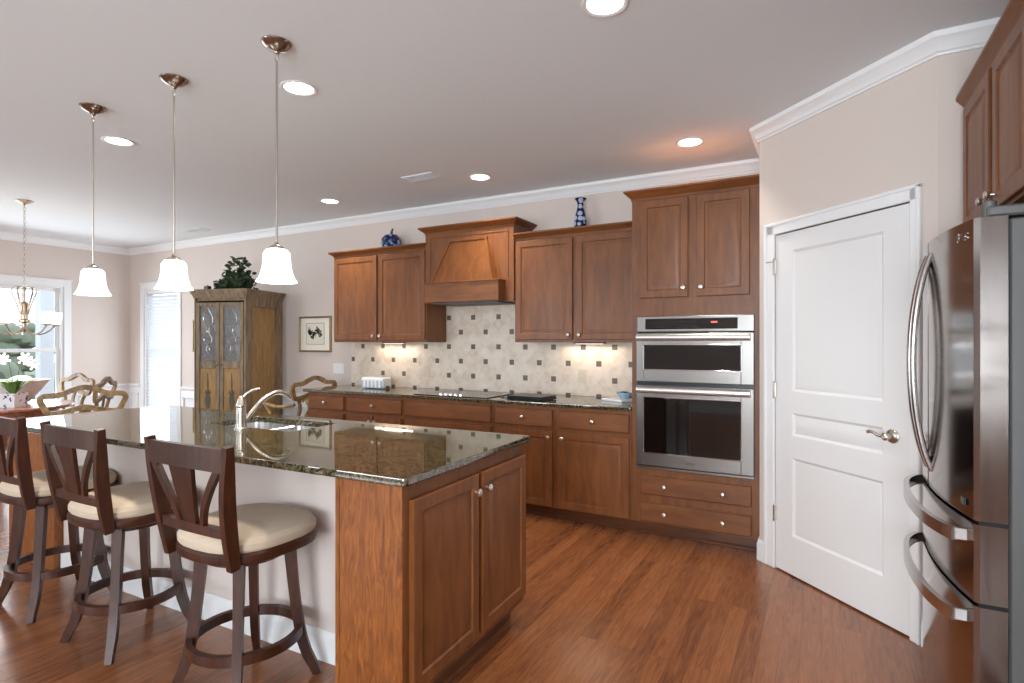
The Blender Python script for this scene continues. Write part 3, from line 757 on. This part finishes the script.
for z, par in ((.795, d1_), (.548, d2_)):
    pts = [(.05, fy(.05) + .002), (.10, fy(.10) - .035), (.22, fy(.22) - .055), (.45, fy(.45) - .058), (.68, fy(.68) - .055), (.80, fy(.80) - .045), (.86, fy(.86) - .030)]
    P = catmull([(x, y, z) for x, y in pts], 5)
    hb_ = MB().tube(P, [(.020, .009)] * len(P), rect=True, up=(0, 0, 1)); hb_.box(.845, .862, fy(.86) - .03, fy(.86) + .002, z - .018, z + .018, .002)
    hb_.build('handle', 'handle_steel', par)
hg = MB().box(.80, .905, -.05, .12, 1.753, 1.785, .006).lathe([(.018, 1.753), (.018, 1.80), (.014, 1.806)], (.875, -.04, 0), 16)
hg.build('hinge_cover', 'fridge_side', fr); MB().box(.01, .10, -.05, .12, 1.753, 1.785, .006).build('hinge_cover', 'fridge_side', fr)
# emblem
cv = bpy.data.curves.new('emblem', 'FONT'); cv.body = 'LG'; cv.size = .032; cv.extrude = .0006; cv.align_x = 'CENTER'
tmp = bpy.data.objects.new('tmp', cv); COL.objects.link(tmp); dg_ = bpy.context.evaluated_depsgraph_get(); me = bpy.data.meshes.new_from_object(tmp.evaluated_get(dg_)); bpy.data.objects.remove(tmp)
me.materials.clear(); me.materials.append(M['chrome'])
em = bpy.data.objects.new('emblem', me); COL.objects.link(em); em.parent = drr; em.location = (.852, fy(.852) - .0015, 1.696); em.rotation_euler = (R(90), 0, math.atan((fy(.87) - fy(.83)) / .04))
MB().tube([(.806 + .013 * math.cos(a * math.pi / 12), fy(.806) - .001, 1.708 + .013 * math.sin(a * math.pi / 12)) for a in range(24)], [.0015] * 24, 6, closed=True).build('emblem_ring', 'chrome', drr)
lb = MB().box(.80, .86, fy(.83) - .002, fy(.83) + .004, .885, .905).build('sticker', 'black', drr)
# cabinet over the fridge
fcb = thing('upper_cabinet', 'brown two-door cabinet high over the refrigerator', 'cabinet', (.55, 3.10, 1.84), R(-90))
MB().box(0, .93, 0, .645, 0, .56).build('body', 'cab', fcb)
crown_wood(.93, .645, .548, False, True, flare=.035, h=.06).build('crown', 'cab_h', fcb)
cab_door(fcb, .06, .475, .012, .535, 0, .445, .06); cab_door(fcb, .525, .915, .012, .535, 0, .555, .06)

tc_ = thing('reflection_cabinet', 'tall brown cabinet added out of view on the right wall to be mirrored in the refrigerator side', 'cabinet', (.60, 1.85, 0), R(-90))  # added out of view so the fridge side reflects brown wood
MB().box(0, 1.1, 0, .598, .10, 2.40).build('body', 'cab', tc_); MB().box(0, 1.1, .075, .598, 0, .10).build('toe_kick', 'toe', tc_)
for a, b_, kx in ((.02, .54, .50), (.56, 1.08, .60)):
    cab_door(tc_, a, b_, .12, 1.30, 0, kx, 1.2); cab_door(tc_, a, b_, 1.34, 2.36, 0, kx, 1.44)
crown_wood(1.1, .598, 2.392, True, True, flare=.05, h=.065).build('crown', 'cab_h', tc_)

# ------------------------------------------------------------ ceiling fixtures
def pendant():
    t_ = thing('pendant_light', 'bell shaped white glass pendant nearest the camera, over the right end of the island', 'lamp', (0, 0, H), 0, 'pendants over the island')
    MB().lathe([(.067, 0), (.068, -.004), (.066, -.008), (.060, -.014), (.048, -.024), (.034, -.031), (.020, -.036), (.014, -.042), (.012, -.048), (.004, -.052)], n=28).build('canopy', 'canopy', t_)
    MB().tube([(.011 * math.cos(a * math.pi / 8), 0, -.068 + .018 * math.sin(a * math.pi / 8)) for a in range(16)], [.0025] * 16, 6, closed=True).build('link', 'nickel', t_)
    MB().cyl((0, 0, -.085), (0, 0, -.915), .0048, 10).build('rod', 'nickel', t_)
    MB().lathe([(.008, -.925), (.012, -.935), (.030, -.945), (.034, -.955), (.030, -.958)], (0, 0, .02), n=20).build('cap', 'nickel', t_)
    MB().lathe([(.028, -.953), (.046, -.960), (.057, -.975), (.059, -1.0), (.061, -1.03), (.067, -1.06), (.076, -1.085), (.089, -1.106), (.086, -1.106), (.073, -1.085), (.064, -1.06), (.058, -1.03), (.055, -.98)], (0, 0, .02), n=36, cap=False).build('lamp_shade', 'shade', t_)
    area('pendant_lamp', (0, 0, -1.08), (0, 0, 0), .15, .15, 2.2, SOFT, t_, 'DISK')
    return t_
p1 = pendant(); p1.location = (-2.168, 1.736, H)
dup(p1, (-2.931, 1.720, H), 0, 'bell shaped white glass pendant, middle one of the three over the island')
dup(p1, (-3.691, 1.700, H), 0, 'bell shaped white glass pendant farthest left over the island')
def can():
    t_ = thing('recessed_light', 'x', 'light', (0, 0, H), 0, 'recessed ceiling lights')
    MB().lathe([(.072, .0), (.095, -.001), (.096, -.004), (.088, -.007), (.074, -.004), (.072, 0)], n=32, cap=False).build('trim_ring', 'trim', t_)
    MB().lathe([(.074, -.001), (.074, -.003)], n=32).build('lens', 'lens', t_)
    area('recessed_lamp', (0, 0, -.012), (0, 0, 0), .14, .14, 6, SOFT, t_, 'DISK', 105)
    return t_
cans = [((-2.450, 2.101), 'lit recessed ceiling light just right of the nearest pendant canopy'),
        ((-4.167, 2.071), 'lit recessed ceiling light beside the leftmost pendant rod'),
        ((-0.760, 2.162), 'lit recessed ceiling light cut by the top picture edge'),
        ((-4.157, 3.936), 'lit recessed ceiling light above the wall cabinets left of the hood'),
        ((-2.466, 3.955), 'lit recessed ceiling light above the range hood'),
        ((-0.783, 3.946), 'lit recessed ceiling light above the oven tower')]
c0 = can(); c0.location = (*cans[0][0], H); c0['label'] = cans[0][1]
for (xy, lab) in cans[1:]: dup(c0, (*xy, H), 0, lab)
def vent(x, y, lab, rz=0):
    t_ = thing('ceiling_vent', lab, 'vent', (x, y, H), rz, 'air registers in the ceiling')
    f = MB()
    for a in ((-.16, .16, -.075, -.055), (-.16, .16, .055, .075), (-.16, -.14, -.055, .055), (.14, .16, -.055, .055)): f.box(a[0], a[1], a[2], a[3], -.008, 0, .002)
    f.build('frame', 'ceiling', t_)
    s = MB()
    for i in range(7): s.box(-.14, .14, -.008, .008, -.001, .001, 0, Matrix.Translation((0, -.045 + i * .015, -.005)) @ Matrix.Rotation(R(35), 4, 'X'))
    s.build('louvers', 'ceiling', t_)
vent(-2.886, 3.72, 'small white ceiling vent above the wall left of the range hood'); vent(-6.66, 4.18, 'small white ceiling vent near the back wall above the dining hutch')

# chandelier
ch = thing('chandelier', 'bronze dining chandelier with frosted glass cup shades', 'chandelier', (-6.73, 2.515, H))
MB().lathe([(.072, 0), (.072, -.006), (.045, -.022), (.012, -.034), (.006, -.045)], n=24).build('canopy', 'chand', ch)
cm = MB()
for i in range(27):
    z = -.055 - i * .029; ax = i % 2
    cm.tube([((0 if ax else 1) * .009 * math.cos(a * math.pi / 5), (1 if ax else 0) * .009 * math.cos(a * math.pi / 5), z + .018 * math.sin(a * math.pi / 5)) for a in range(10)], [.0022] * 10, 5, closed=True, up=(1, 0, 0) if ax else (0, 1, 0))
cm.build('chain', 'nickel', ch)
MB().lathe([(.006, -.83), (.016, -.845), (.010, -.87), (.010, -.97), (.026, -.98), (.030, -1.0), (.030, -1.14), (.05, -1.15), (.05, -1.165), (.02, -1.18), (.018, -1.24), (.006, -1.27)], n=20).build('column', 'chand', ch)
for i in range(5):
    a = R(72 * i + 20); rot = Matrix.Rotation(a, 4, 'Z')
    def pt(r, z): return tuple(rot @ Vector((r, 0, z)))
    P = catmull([pt(.01, -.835), pt(.05, -.828), pt(.085, -.84), pt(.095, -.875), pt(.075, -.94), pt(.05, -1.02), pt(.03, -1.10)], 5)
    MB().tube(P, [(.004, .010)] * len(P), 8, up=(0, 0, 1)).build('scroll_strap', 'chand', ch)
    P = catmull([pt(.015, -1.22), pt(.05, -1.265), pt(.12, -1.285), pt(.19, -1.26), pt(.235, -1.215), pt(.25, -1.20)], 5)
    ar = MB().tube(P, .0065, 8); ar.lathe([(.008, -1.205), (.045, -1.195), (.048, -1.188), (.02, -1.182)], pt(.25, 0), 18)
    arm = ar.build('arm', 'chand', ch)
    MB().lathe([(.025, -1.186), (.044, -1.178), (.054, -1.15), (.058, -1.11), (.062, -1.07), (.059, -1.07), (.052, -1.12), (.042, -1.165), (.02, -1.175)], pt(.25, 0), 24, cap=False).build('cup_shade', 'shade', arm)
area('chandelier_lamp', (0, 0, -1.05), (R(180), 0, 0), .4, .4, .5, SOFT, ch, 'DISK')
area('chandelier_lamp_down', (0, 0, -1.32), (0, 0, 0), .4, .4, 5, SOFT, ch, 'DISK')

# ------------------------------------------------------------ hutch
HR = R(17)
hu = thing('hutch', 'tall distressed wood hutch with glass upper doors and painted lower panels', 'cabinet', (-5.33 - .60 * math.cos(HR), 3.875 - .60 * math.sin(HR), 0), HR)
w, d = .625, .62
b = MB().box(0, w, d - .02, d, .06, 1.86).box(0, .03, .0, d - .02, .06, 1.86, .002).box(.03, w - .03, .0, d - .02, .06, .10).box(.03, w - .03, 0, d - .02, 1.82, 1.86)
MB().box(.031, w - .031, d - .026, d - .0201, 1.14, 1.81).build('back_lining', 'chair_fabric', hu)
b.box(.03, w - .03, .03, d - .02, 1.12, 1.14).box(.03, w - .03, .05, d - .02, 1.42, 1.435)
# right side: stiles and rails round the golden panel
b.box(w - .03, w, 0, .09, .06, 1.86, .002).box(w - .03, w, d - .13, d - .02, .06, 1.86, .002).box(w - .03, w, .09, d - .13, .06, .2, .002).box(w - .03, w, .09, d - .13, 1.76, 1.86, .002)
b.build('body', 'hutch', hu)
MB().box(w - .022, w - .012, .085, d - .125, .19, 1.77).build('side_panel', 'hutch_side', hu)
MB().box(w, w + .006, -.03, .012, .06, 1.86, .002).box(w - .02, w + .004, -.032, 0, .06, 1.86, .006).box(0, .02, -.032, 0, .06, 1.86, .006).build('corner_post', 'hutch', hu)
MB().box(-.03, w + .03, -.05, d, 0, .06, .008).build('plinth', 'hutch', hu)
sweep([(0, d), (0, -.02), (w, -.02), (w, d)], [(-.02, 1.85), (-.02, 1.94), (.042, 1.94), (.042, 1.925), (.034, 1.92), (.030, 1.90), (.018, 1.88), (.010, 1.86), (.010, 1.85)], inside=-1).build('crown', 'hutch', hu)
MB().box(-.01, w + .01, -.03, d - .01, 1.925, 1.938).build('top_board', 'hutch', hu)
def urn(mb, cx, z0):
    P = [(0, 0), (.022, 0), (.010, .03), (.022, .07), (.034, .13), (.028, .18), (.014, .20), (.020, .22), (.006, .26), (.010, .30), (.003, .40), (0, .43)]
    pts = [(cx + r, -.0275, z0 + z) for r, z in P[1:]] + [(cx - r, -.0275, z0 + z) for r, z in reversed(P[1:-1])]
    mb.rings([pts, [(x, y + .004, z) for x, y, z in pts]])
    for a in (-50, -30, 30, 50, -70, 70):
        mb.tube([(cx, -.0275, z0 + .2), (cx + .05 * math.sin(R(a)), -.0275, z0 + .2 + .055 * math.cos(R(a)))], [.005, .002], 5)
for i in range(2):
    x0 = .024 + i * .290; x1 = x0 + .284
    dd = MB()
    for a in ((x0, x0 + .045, .12, 1.80), (x1 - .045, x1, .12, 1.80), (x0 + .045, x1 - .045, .12, .2), (x0 + .045, x1 - .045, 1.10, 1.18), (x0 + .045, x1 - .045, 1.76, 1.80)): dd.box(a[0], a[1], -.03, -.004, a[2], a[3], .003)
    do = dd.build('door', 'hutch', hu)
    MB().box(x0 + .045, x1 - .045, -.02, -.015, 1.18, 1.76).build('glass_pane', 'hutch_glass', do)
    pp = MB().panel(x0 + .043, x1 - .043, .198, 1.102, -.012, [(0, 0), (0, -.006), (.012, -.012)]).build('lower_panel', 'hutch_side', do)
    u = MB(); urn(u, (x0 + x1) / 2, .62); u.build('painted_urn', 'ink', do)
    ld = MB(); cx = (x0 + x1) / 2
    for s in (-1, 1):
        P = catmull([(cx + s * .07, -.022, 1.20), (cx - s * .02, -.022, 1.30), (cx + s * .05, -.022, 1.40), (cx + s * .01, -.022, 1.5), (cx + s * .06, -.022, 1.62), (cx, -.022, 1.74)], 5)
        ld.tube(P, [.0016] * len(P), 5)
    ld.build('leading', 'chrome', do)
    MB().lathe([(.008, 0), (.012, .012), (.006, .018)], n=10, m=Matrix.Translation((x1 - .022 if i == 0 else x0 + .022, -.03, 1.14)) @ Matrix.Rotation(R(90), 4, 'X')).build('knob', 'frame_gold', do)
cR, sR = math.cos(HR), math.sin(HR)
def hl(x, y): return (hu.location.x + x * cR - y * sR, hu.location.y + x * sR + y * cR)
for (x, y, z, kind, lab) in ((.15, .2, 1.141, 0, 'clear glass goblet on the middle shelf of the hutch, left side'), (.40, .18, 1.141, 0, 'clear glass goblet on the middle shelf of the hutch, right side'),
                       (.16, .2, 1.436, 1, 'round pressed glass bowl on the top shelf of the hutch, left side'), (.40, .2, 1.436, 1, 'round pressed glass bowl on the top shelf of the hutch, right side')):
    px, py = hl(x, y)
    if kind == 0: mb = MB().lathe([(.035, 0), (.03, .006), (.007, .012), (.006, .09), (.03, .11), (.048, .15), (.05, .21), (.046, .21), (.04, .15), (.01, .115)], n=20, cap=False)
    else: mb = MB().lathe([(.04, 0), (.045, .02), (.08, .07), (.10, .13), (.095, .13), (.07, .07), (.02, .025)], n=24, cap=False)
    o = mb.build('goblet' if kind == 0 else 'glass_bowl', 'vessel', loc=(px, py, z)); tag(o, lab, 'glassware', 'glassware in the hutch')
# ivy on the hutch
iv = thing('ivy_plant', 'dark green leafy ivy arrangement on top of the hutch', 'plant', (*hl(.30, .26), 1.94))
random.seed(5)
mb = MB()
for i in range(620):
    f = random.random(); ang = random.uniform(0, 2 * math.pi)
    if i < 130: x = random.gauss(.03, .06); y = random.gauss(0, .06); z = random.uniform(.08, .36); x *= (1 - z * 1.6) ; x += .04
    else: x = random.uniform(-.20, .20); y = random.uniform(-.16, .12); z = random.uniform(.015, .24) * (1 - abs(x - .03) * 3.2)
    s = random.uniform(.022, .038)
    q = Matrix.Translation((x, y, max(z, .015) + .01)) @ Matrix.Rotation(ang, 4, 'Z') @ Matrix.Rotation(random.uniform(-1.2, 1.2), 4, 'X') @ Matrix.Rotation(random.uniform(-.9, .9), 4, 'Y')
    vs = [mb.bm.verts.new(q @ Vector(p)) for p in ((-s, 0, 0), (-s * .3, -s * .7, .003), (s * .4, -s * .5, .004), (s, 0, 0), (s * .4, s * .5, .004), (-s * .3, s * .7, .003))]
    mb.bm.faces.new(vs)
tag(mb.build('foliage', 'leaf', iv), kind='stuff')
mb = MB()
for i in range(16):
    a = random.uniform(0, 6.28); r = random.uniform(.05, .2)
    P = catmull([(0.02, 0, .03), (r * .5 * math.cos(a), r * .4 * math.sin(a), .10), (r * math.cos(a), r * .7 * math.sin(a), .05)], 4); mb.tube(P, .003, 5)
mb.tube(catmull([(.03, 0, .03), (.05, 0, .2), (.04, 0, .38)], 5), .003, 5)
mb.build('stems', 'stem', iv)
MB().lathe([(.045, 0), (.06, .04), (.065, .08), (.055, .08)], n=16).build('pot', 'toe', iv, loc=(.02, 0, 0))
bx = MB().box(-.035, .035, -.025, .025, 0, .05, .006).box(-.005, .005, -.005, .005, .05, .06).build('trinket_box', 'black', loc=(*hl(.06, .10), 1.94)); tag(bx, 'small dark trinket box on the hutch, left of the ivy', 'box')

# ------------------------------------------------------------ dining table, chairs, orchid, bowl
tb = thing('dining_table', 'round reddish wood dining table near the big window', 'table', (-7.05, 2.42, 0))
MB().lathe([(.585, .728), (.60, .734), (.605, .745), (.60, .757), (.59, .76)], n=64).build('tabletop', 'table', tb)
MB().lathe([(.50, .66), (.50, .728)], n=48).build('apron', 'table', tb)
MB().lathe([(.14, .0), (.14, .10), (.07, .15), (.05, .25), (.075, .36), (.09, .45), (.05, .55), (.10, .64), (.12, .66)], n=28).build('pedestal', 'table', tb)
for i in range(4):
    a = R(45 + 90 * i); P = catmull([(.08 * math.cos(a), .08 * math.sin(a), .14), (.25 * math.cos(a), .25 * math.sin(a), .13), (.40 * math.cos(a), .40 * math.sin(a), .03)], 5)
    MB().tube(P, [(.03, .025)] * len(P), 8).build('foot', 'table', tb)
def dchair(arms=False):
    t_ = thing('dining_chair', 'x', 'chair', (0, 0, 0), 0, 'carved wood dining chairs' if not arms else None)
    W2 = .28
    def yb(z): return -.22 - .10 * max(0, z - .45) / .55
    lp = [(-.225, .80), (-.262, .86), (-.282, .915), (-.255, .945), (-.16, .952), (-.075, .988), (0, 1.008), (.075, .988), (.16, .952), (.255, .945), (.282, .915), (.262, .86), (.225, .80), (.12, .812), (0, .842), (-.12, .812)]
    P = catmull([(x, yb(z), z) for x, z in lp], 4, closed=True)
    MB().tube(P, [(.015, .021)] * len(P), closed=True, up=(0, 1, 0), rect=True).build('back_frame', 'gold_wood', t_)
    for s in (-1, 1):
        P = catmull([(s * .19, yb(.80), .81), (s * .15, yb(.70), .70), (s * .17, yb(.58), .58), (s * .20, -.215, .45)], 5); MB().tube(P, [(.018, .02)] * len(P), 8, up=(0, 1, 0)).build('back_post', 'gold_wood', t_)
    P = catmull([(0, yb(.84), .84), (.02, yb(.74), .74), (-.015, yb(.62), .62), (0, yb(.5), .48)], 5); MB().tube(P, [(.010, .035)] * len(P), 8, up=(0, 1, 0)).build('splat', 'gold_wood', t_)
    MB().box(-.24, .24, -.23, .24, .40, .455, .02, seg=2).build('seat_rail', 'gold_wood', t_)
    MB().box(-.235, .235, -.20, .245, .45, .51, .025, seg=3).build('seat_cushion', 'chair_fabric', t_)
    for s in (-1, 1):
        P = catmull([(s * .21, .20, .42), (s * .235, .235, .30), (s * .215, .22, .12), (s * .23, .25, .012)], 5); MB().tube(P, [(.026, .026), ] * 4 + [(.02, .02)] * (len(P) - 4), 8).build('leg', 'gold_wood', t_)
        P = catmull([(s * .20, -.21, .42), (s * .20, -.23, .2), (s * .21, -.28, .012)], 5); MB().tube(P, [(.02, .02)] * len(P), 8).build('leg', 'gold_wood', t_)
        if arms:
            P = catmull([(s * .225, yb(.74), .74), (s * .27, -.10, .715), (s * .285, .06, .735), (s * .275, .16, .735), (s * .26, .175, .70)], 6); MB().tube(P, [(.017, .02)] * len(P), 8).build('arm', 'gold_wood', t_)
            P = catmull([(s * .265, .12, .725), (s * .255, .06, .63), (s * .235, .11, .53), (s * .235, .10, .44)], 5); MB().tube(P, [.016] * len(P), 8).build('arm_support', 'gold_wood', t_)
    return t_
d1 = dchair(); d1.location = (-5.62, 2.52, 0); d1.rotation_euler = (0, 0, R(66)); d1['label'] = 'carved gold wood chair nearest the island end, its openwork back towards the camera'
d2 = dup(d1, (-6.61, 2.84, 0), R(138), 'carved gold wood chair at the right side of the round table')
d3 = dup(d1, (-7.40, 2.96, 0), R(186), 'carved gold wood chair at the far side of the round table')
d4 = dchair(True); d4.location = (-4.97, 4.20, 0); d4.rotation_euler = (0, 0, R(90)); tag(d4, 'carved gold wood armchair between the hutch and the counter end', 'chair')
# orchid
oc = thing('orchid_pot', 'white orchid in a blue and white square pot on the dining table', 'plant', (-6.76, 2.44, .76))
MB().rings([[(x * s, y * s, z) for x, y in ((-1, -1), (1, -1), (1, 1), (-1, 1))] for s, z in ((.062, 0), (.066, .01), (.078, .12), (.082, .135), (.074, .135), (.066, .11))]).build('pot', 'blue_white', oc, rotz=R(30))
random.seed(11)
for i in range(9):
    a = 2 * math.pi * i / 9 + .3; r = .07 + .03 * (i % 3)
    P = catmull([(0, 0, .11), (r * .5 * math.cos(a), r * .5 * math.sin(a), .19), (r * math.cos(a), r * math.sin(a), .245), (r * 1.5 * math.cos(a), r * 1.5 * math.sin(a), .25)], 4)
    MB().tube(P, [(.003, .008 + .022 * math.sin(math.pi * j / (len(P) - 1))) for j in range(len(P))], 8, up=(0, 0, 1)).build('leaf', 'orchid_leaf', oc)
def flower(mb, c, s):
    rz = random.uniform(0, 6); q = Matrix.Translation(c) @ Matrix.Rotation(R(50), 4, 'Z') @ Matrix.Rotation(R(75), 4, 'X')
    for k in range(5):
        a = 2 * math.pi * k / 5 + rz
        pts = [(0, 0, 0), (.5 * math.cos(a - .5), .5 * math.sin(a - .5), .05), (1.0 * math.cos(a - .25), 1.0 * math.sin(a - .25), .1), (1.1 * math.cos(a), 1.1 * math.sin(a), .1), (1.0 * math.cos(a + .25), 1.0 * math.sin(a + .25), .1), (.5 * math.cos(a + .5), .5 * math.sin(a + .5), .05)]
        mb.bm.faces.new([mb.bm.verts.new(q @ (Vector(p) * s)) for p in pts])
for sp_, side in (((.02, .01), 1), ((-.03, .02), -1)):
    u_ = Vector((.28, .96, 0)).normalized() * side   # spreads across the view
    P = catmull([(sp_[0], sp_[1], .12), (sp_[0] + u_.x * .02, sp_[1] + u_.y * .02, .30), (sp_[0] + u_.x * .05, sp_[1] + u_.y * .05, .46), (u_.x * .09, u_.y * .09, .48), (u_.x * .15, u_.y * .15, .42)], 5)
    MB().tube(P, .0035, 6).build('stem', 'stem', oc)
    for j in (12, 14, 16, 18, 20):
        mb = MB(); flower(mb, P[j] + Vector((0, 0, -.01 - .02 * (j % 4 == 0))), .046); mb.build('blossom', 'petal', oc)
bw = MB().lathe([(.09, 0), (.12, .02), (.20, .12), (.27, .22), (.285, .235), (.26, .235), (.19, .13), (.10, .03)], n=40).build('wide_bowl', 'bowl', loc=(-7.16, 2.60, .76)); tag(bw, 'wide flared greige bowl behind the orchid on the dining table', 'bowl')
mb = MB(); g = bmesh.ops.create_uvsphere(mb.bm, u_segments=20, v_segments=12, radius=.10)
for v in g['verts']: v.co.z *= .55
nb = mb.build('white_gourd', 'white_ceramic', loc=(-7.14, 2.64, .985)); tag(nb, 'rounded white object resting in the wide bowl', 'decoration')

# ------------------------------------------------------------ things on counters, cabinets and walls
# blue pumpkin jar
pk = thing('pumpkin_jar', 'cobalt blue glazed pumpkin jar on the wall cabinet left of the hood', 'jar', (-3.82, 4.43, 2.264))
mb = MB(); n = 48; prof = [(.02, 0), (.06, .005), (.092, .045), (.104, .095), (.096, .145), (.066, .18), (.03, .188), (.012, .185)]
mb.rings([[(r * (1 - .07 * abs(math.sin(4 * 2 * math.pi * i / n)) ** .5 * (r > .05)) * math.cos(2 * math.pi * i / n), r * (1 - .07 * abs(math.sin(4 * 2 * math.pi * i / n)) ** .5 * (r > .05)) * math.sin(2 * math.pi * i / n), z) for i in range(n)] for r, z in prof])
for v in mb.bm.verts: v.co.z += .015
mb.build('body', 'blue_pumpkin', pk); MB().tube(catmull([(0, 0, .19), (.005, 0, .23), (.02, 0, .26)], 4), [.014] * 5 + [.010] * 4, 8).build('stem', 'ink', pk)
MB().lathe([(.07, 0), (.07, .02), (.05, .02)], n=20).build('foot', 'blue_pumpkin', pk)
vs_ = thing('tall_vase', 'slender cobalt vase with pale medallions on the cabinet right of the hood', 'vase', (-1.775, 4.44, 2.264))
MB().lathe([(.035, 0), (.04, .01), (.052, .06), (.056, .11), (.050, .16), (.036, .21), (.026, .25), (.026, .275), (.034, .30), (.052, .32), (.046, .322), (.024, .29)], n=32).build('body', 'blue_dots', vs_)
# ribbed box on the counter
wb = thing('ribbed_box', 'white and pale blue ribbed box standing on the left end of the back counter', 'box', (-3.93, 4.33, .914), R(6))
MB().box(-.135, .135, -.075, .075, .004, .112, .022, seg=3).build('body', 'white_ceramic', wb)
rb = MB()
for i in range(6): rb.box(-.112 + i * .045 - .010, -.112 + i * .045 + .010, -.080, .080, .012, .085, .004)
rb.build('ribs', 'rib_blue', wb)
MB().box(.137, .150, -.035, .02, .0, .03, .004).build('foot', 'ink', wb)
# laptop
lt = thing('laptop', 'closed black laptop lying on the back counter right of the cooktop', 'laptop', (-2.07, 4.11, .914), R(-7))
MB().box(-.165, .165, -.12, .12, .003, .020, .004, seg=2).build('base', 'black', lt); MB().box(-.165, .165, -.12, .12, .022, .034, .004, seg=2).build('lid', 'black', lt)
MB().tube(catmull([(-.165, -.03, .010), (-.22, -.05, .006), (-.30, -.02, .004), (-.34, .08, .004)], 5), .003, 6).build('power_cord', 'black', lt)
# booklet and blue dish
bk = MB().box(-.11, .11, -.085, .085, 0, .018, .003).build('booklet', 'white_ceramic', loc=(-1.41, 4.34, .9145), rotz=R(-25)); tag(bk, 'white booklet lying on the counter beside the oven tower', 'booklet')
bd = thing('glass_dish', 'small pale blue glass dish on top of the white booklet', 'dish', (-1.37, 4.37, .9325))
MB().lathe([(.03, 0), (.035, .01), (.06, .035), (.072, .05), (.066, .05), (.04, .02)], n=9).build('dish', 'blue_plastic', bd)
MB().box(-.03, .02, -.02, .02, .03, .055, .006).build('contents', 'blue_pumpkin', bd)
# wall plates
def plate(x, z, lab, y, mat, kind):
    t_ = thing('wall_outlet' if kind else 'light_switch', lab, 'outlet' if kind else 'switch', (x, y, z))
    MB().box(-.037 if kind else -.08, .037 if kind else .08, -.006, 0, -.057, .057, .003).build('cover_plate', mat, t_)
    for s in (-1, 1):
        if kind: MB().box(-.014, .014, -.008, -.005, s * .022 - .013, s * .022 + .013, .003).build('socket', mat, t_)
        else: MB().box(s * .035 - .016, s * .035 + .016, -.010, -.005, -.03, .03, .002).build('rocker', mat, t_)
plate(-1.815, 1.085, 'beige outlet in the tile right of the laptop', YB - .012, 'almond', 1)
plate(-4.35, 1.085, 'beige outlet in the tile above the ribbed box', YB - .012, 'almond', 1)
plate(-3.485, 1.085, 'beige outlet in the tile below the right wall cabinet door edge, left of the cooktop', YB - .012, 'almond', 1)
plate(-4.715, 1.085, 'white double switch on the wall between picture and counter', YB, 'trim', 0)
# pictures
def picture(x0, x1, z0, z1, lab, art):
    t_ = thing('framed_picture', lab, 'picture', ((x0 + x1) / 2, YB - .001, (z0 + z1) / 2)); hw, hh = (x1 - x0) / 2, (z1 - z0) / 2; f = .02
    m_ = MB()
    for a in ((-hw, hw, hh - f, hh), (-hw, hw, -hh, -hh + f), (-hw, -hw + f, -hh + f, hh - f), (hw - f, hw, -hh + f, hh - f)): m_.box(a[0], a[1], -.025, 0, a[2], a[3], .003)
    m_.build('frame', 'frame_gold', t_)
    MB().box(-hw + f, hw - f, -.010, -.002, -hh + f, hh - f).build('mat_board', 'paper', t_)
    if art:
        pr = MB().box(-.145, .145, -.0115, -.0095, -.115, .125).build('print', 'print', t_)
        ln = MB()
        for a in ((-.147, .147, .123, .127), (-.147, .147, -.117, -.113), (-.147, -.143, -.117, .127), (.143, .147, -.117, .127)): ln.box(a[0], a[1], -.0125, -.0112, a[2], a[3])
        random.seed(21)
        for i in range(110):
            x = random.uniform(-.11, .11); z = random.gauss(.01 + .025 * math.sin(x * 40), .02)
            r = random.uniform(.006, .016); k = 7; a0 = random.random() * 6
            ps = [(x + r * random.uniform(.5, 1.2) * math.cos(a0 + 2 * math.pi * j / k), -.0118, z + r * random.uniform(.5, 1.2) * math.sin(a0 + 2 * math.pi * j / k)) for j in range(k)]
            ln.rings([ps, [(p[0], -.0114, p[2]) for p in ps]])
        ln.build('sketch', 'ink', pr)
    return t_
picture(-5.325, -4.815, 1.265, 1.672, 'small framed botanical sketch in a bronze frame left of the wall cabinets', True)
picture(-7.37, -6.86, 1.245, 1.675, 'gold framed picture half hidden behind the hutch', False)
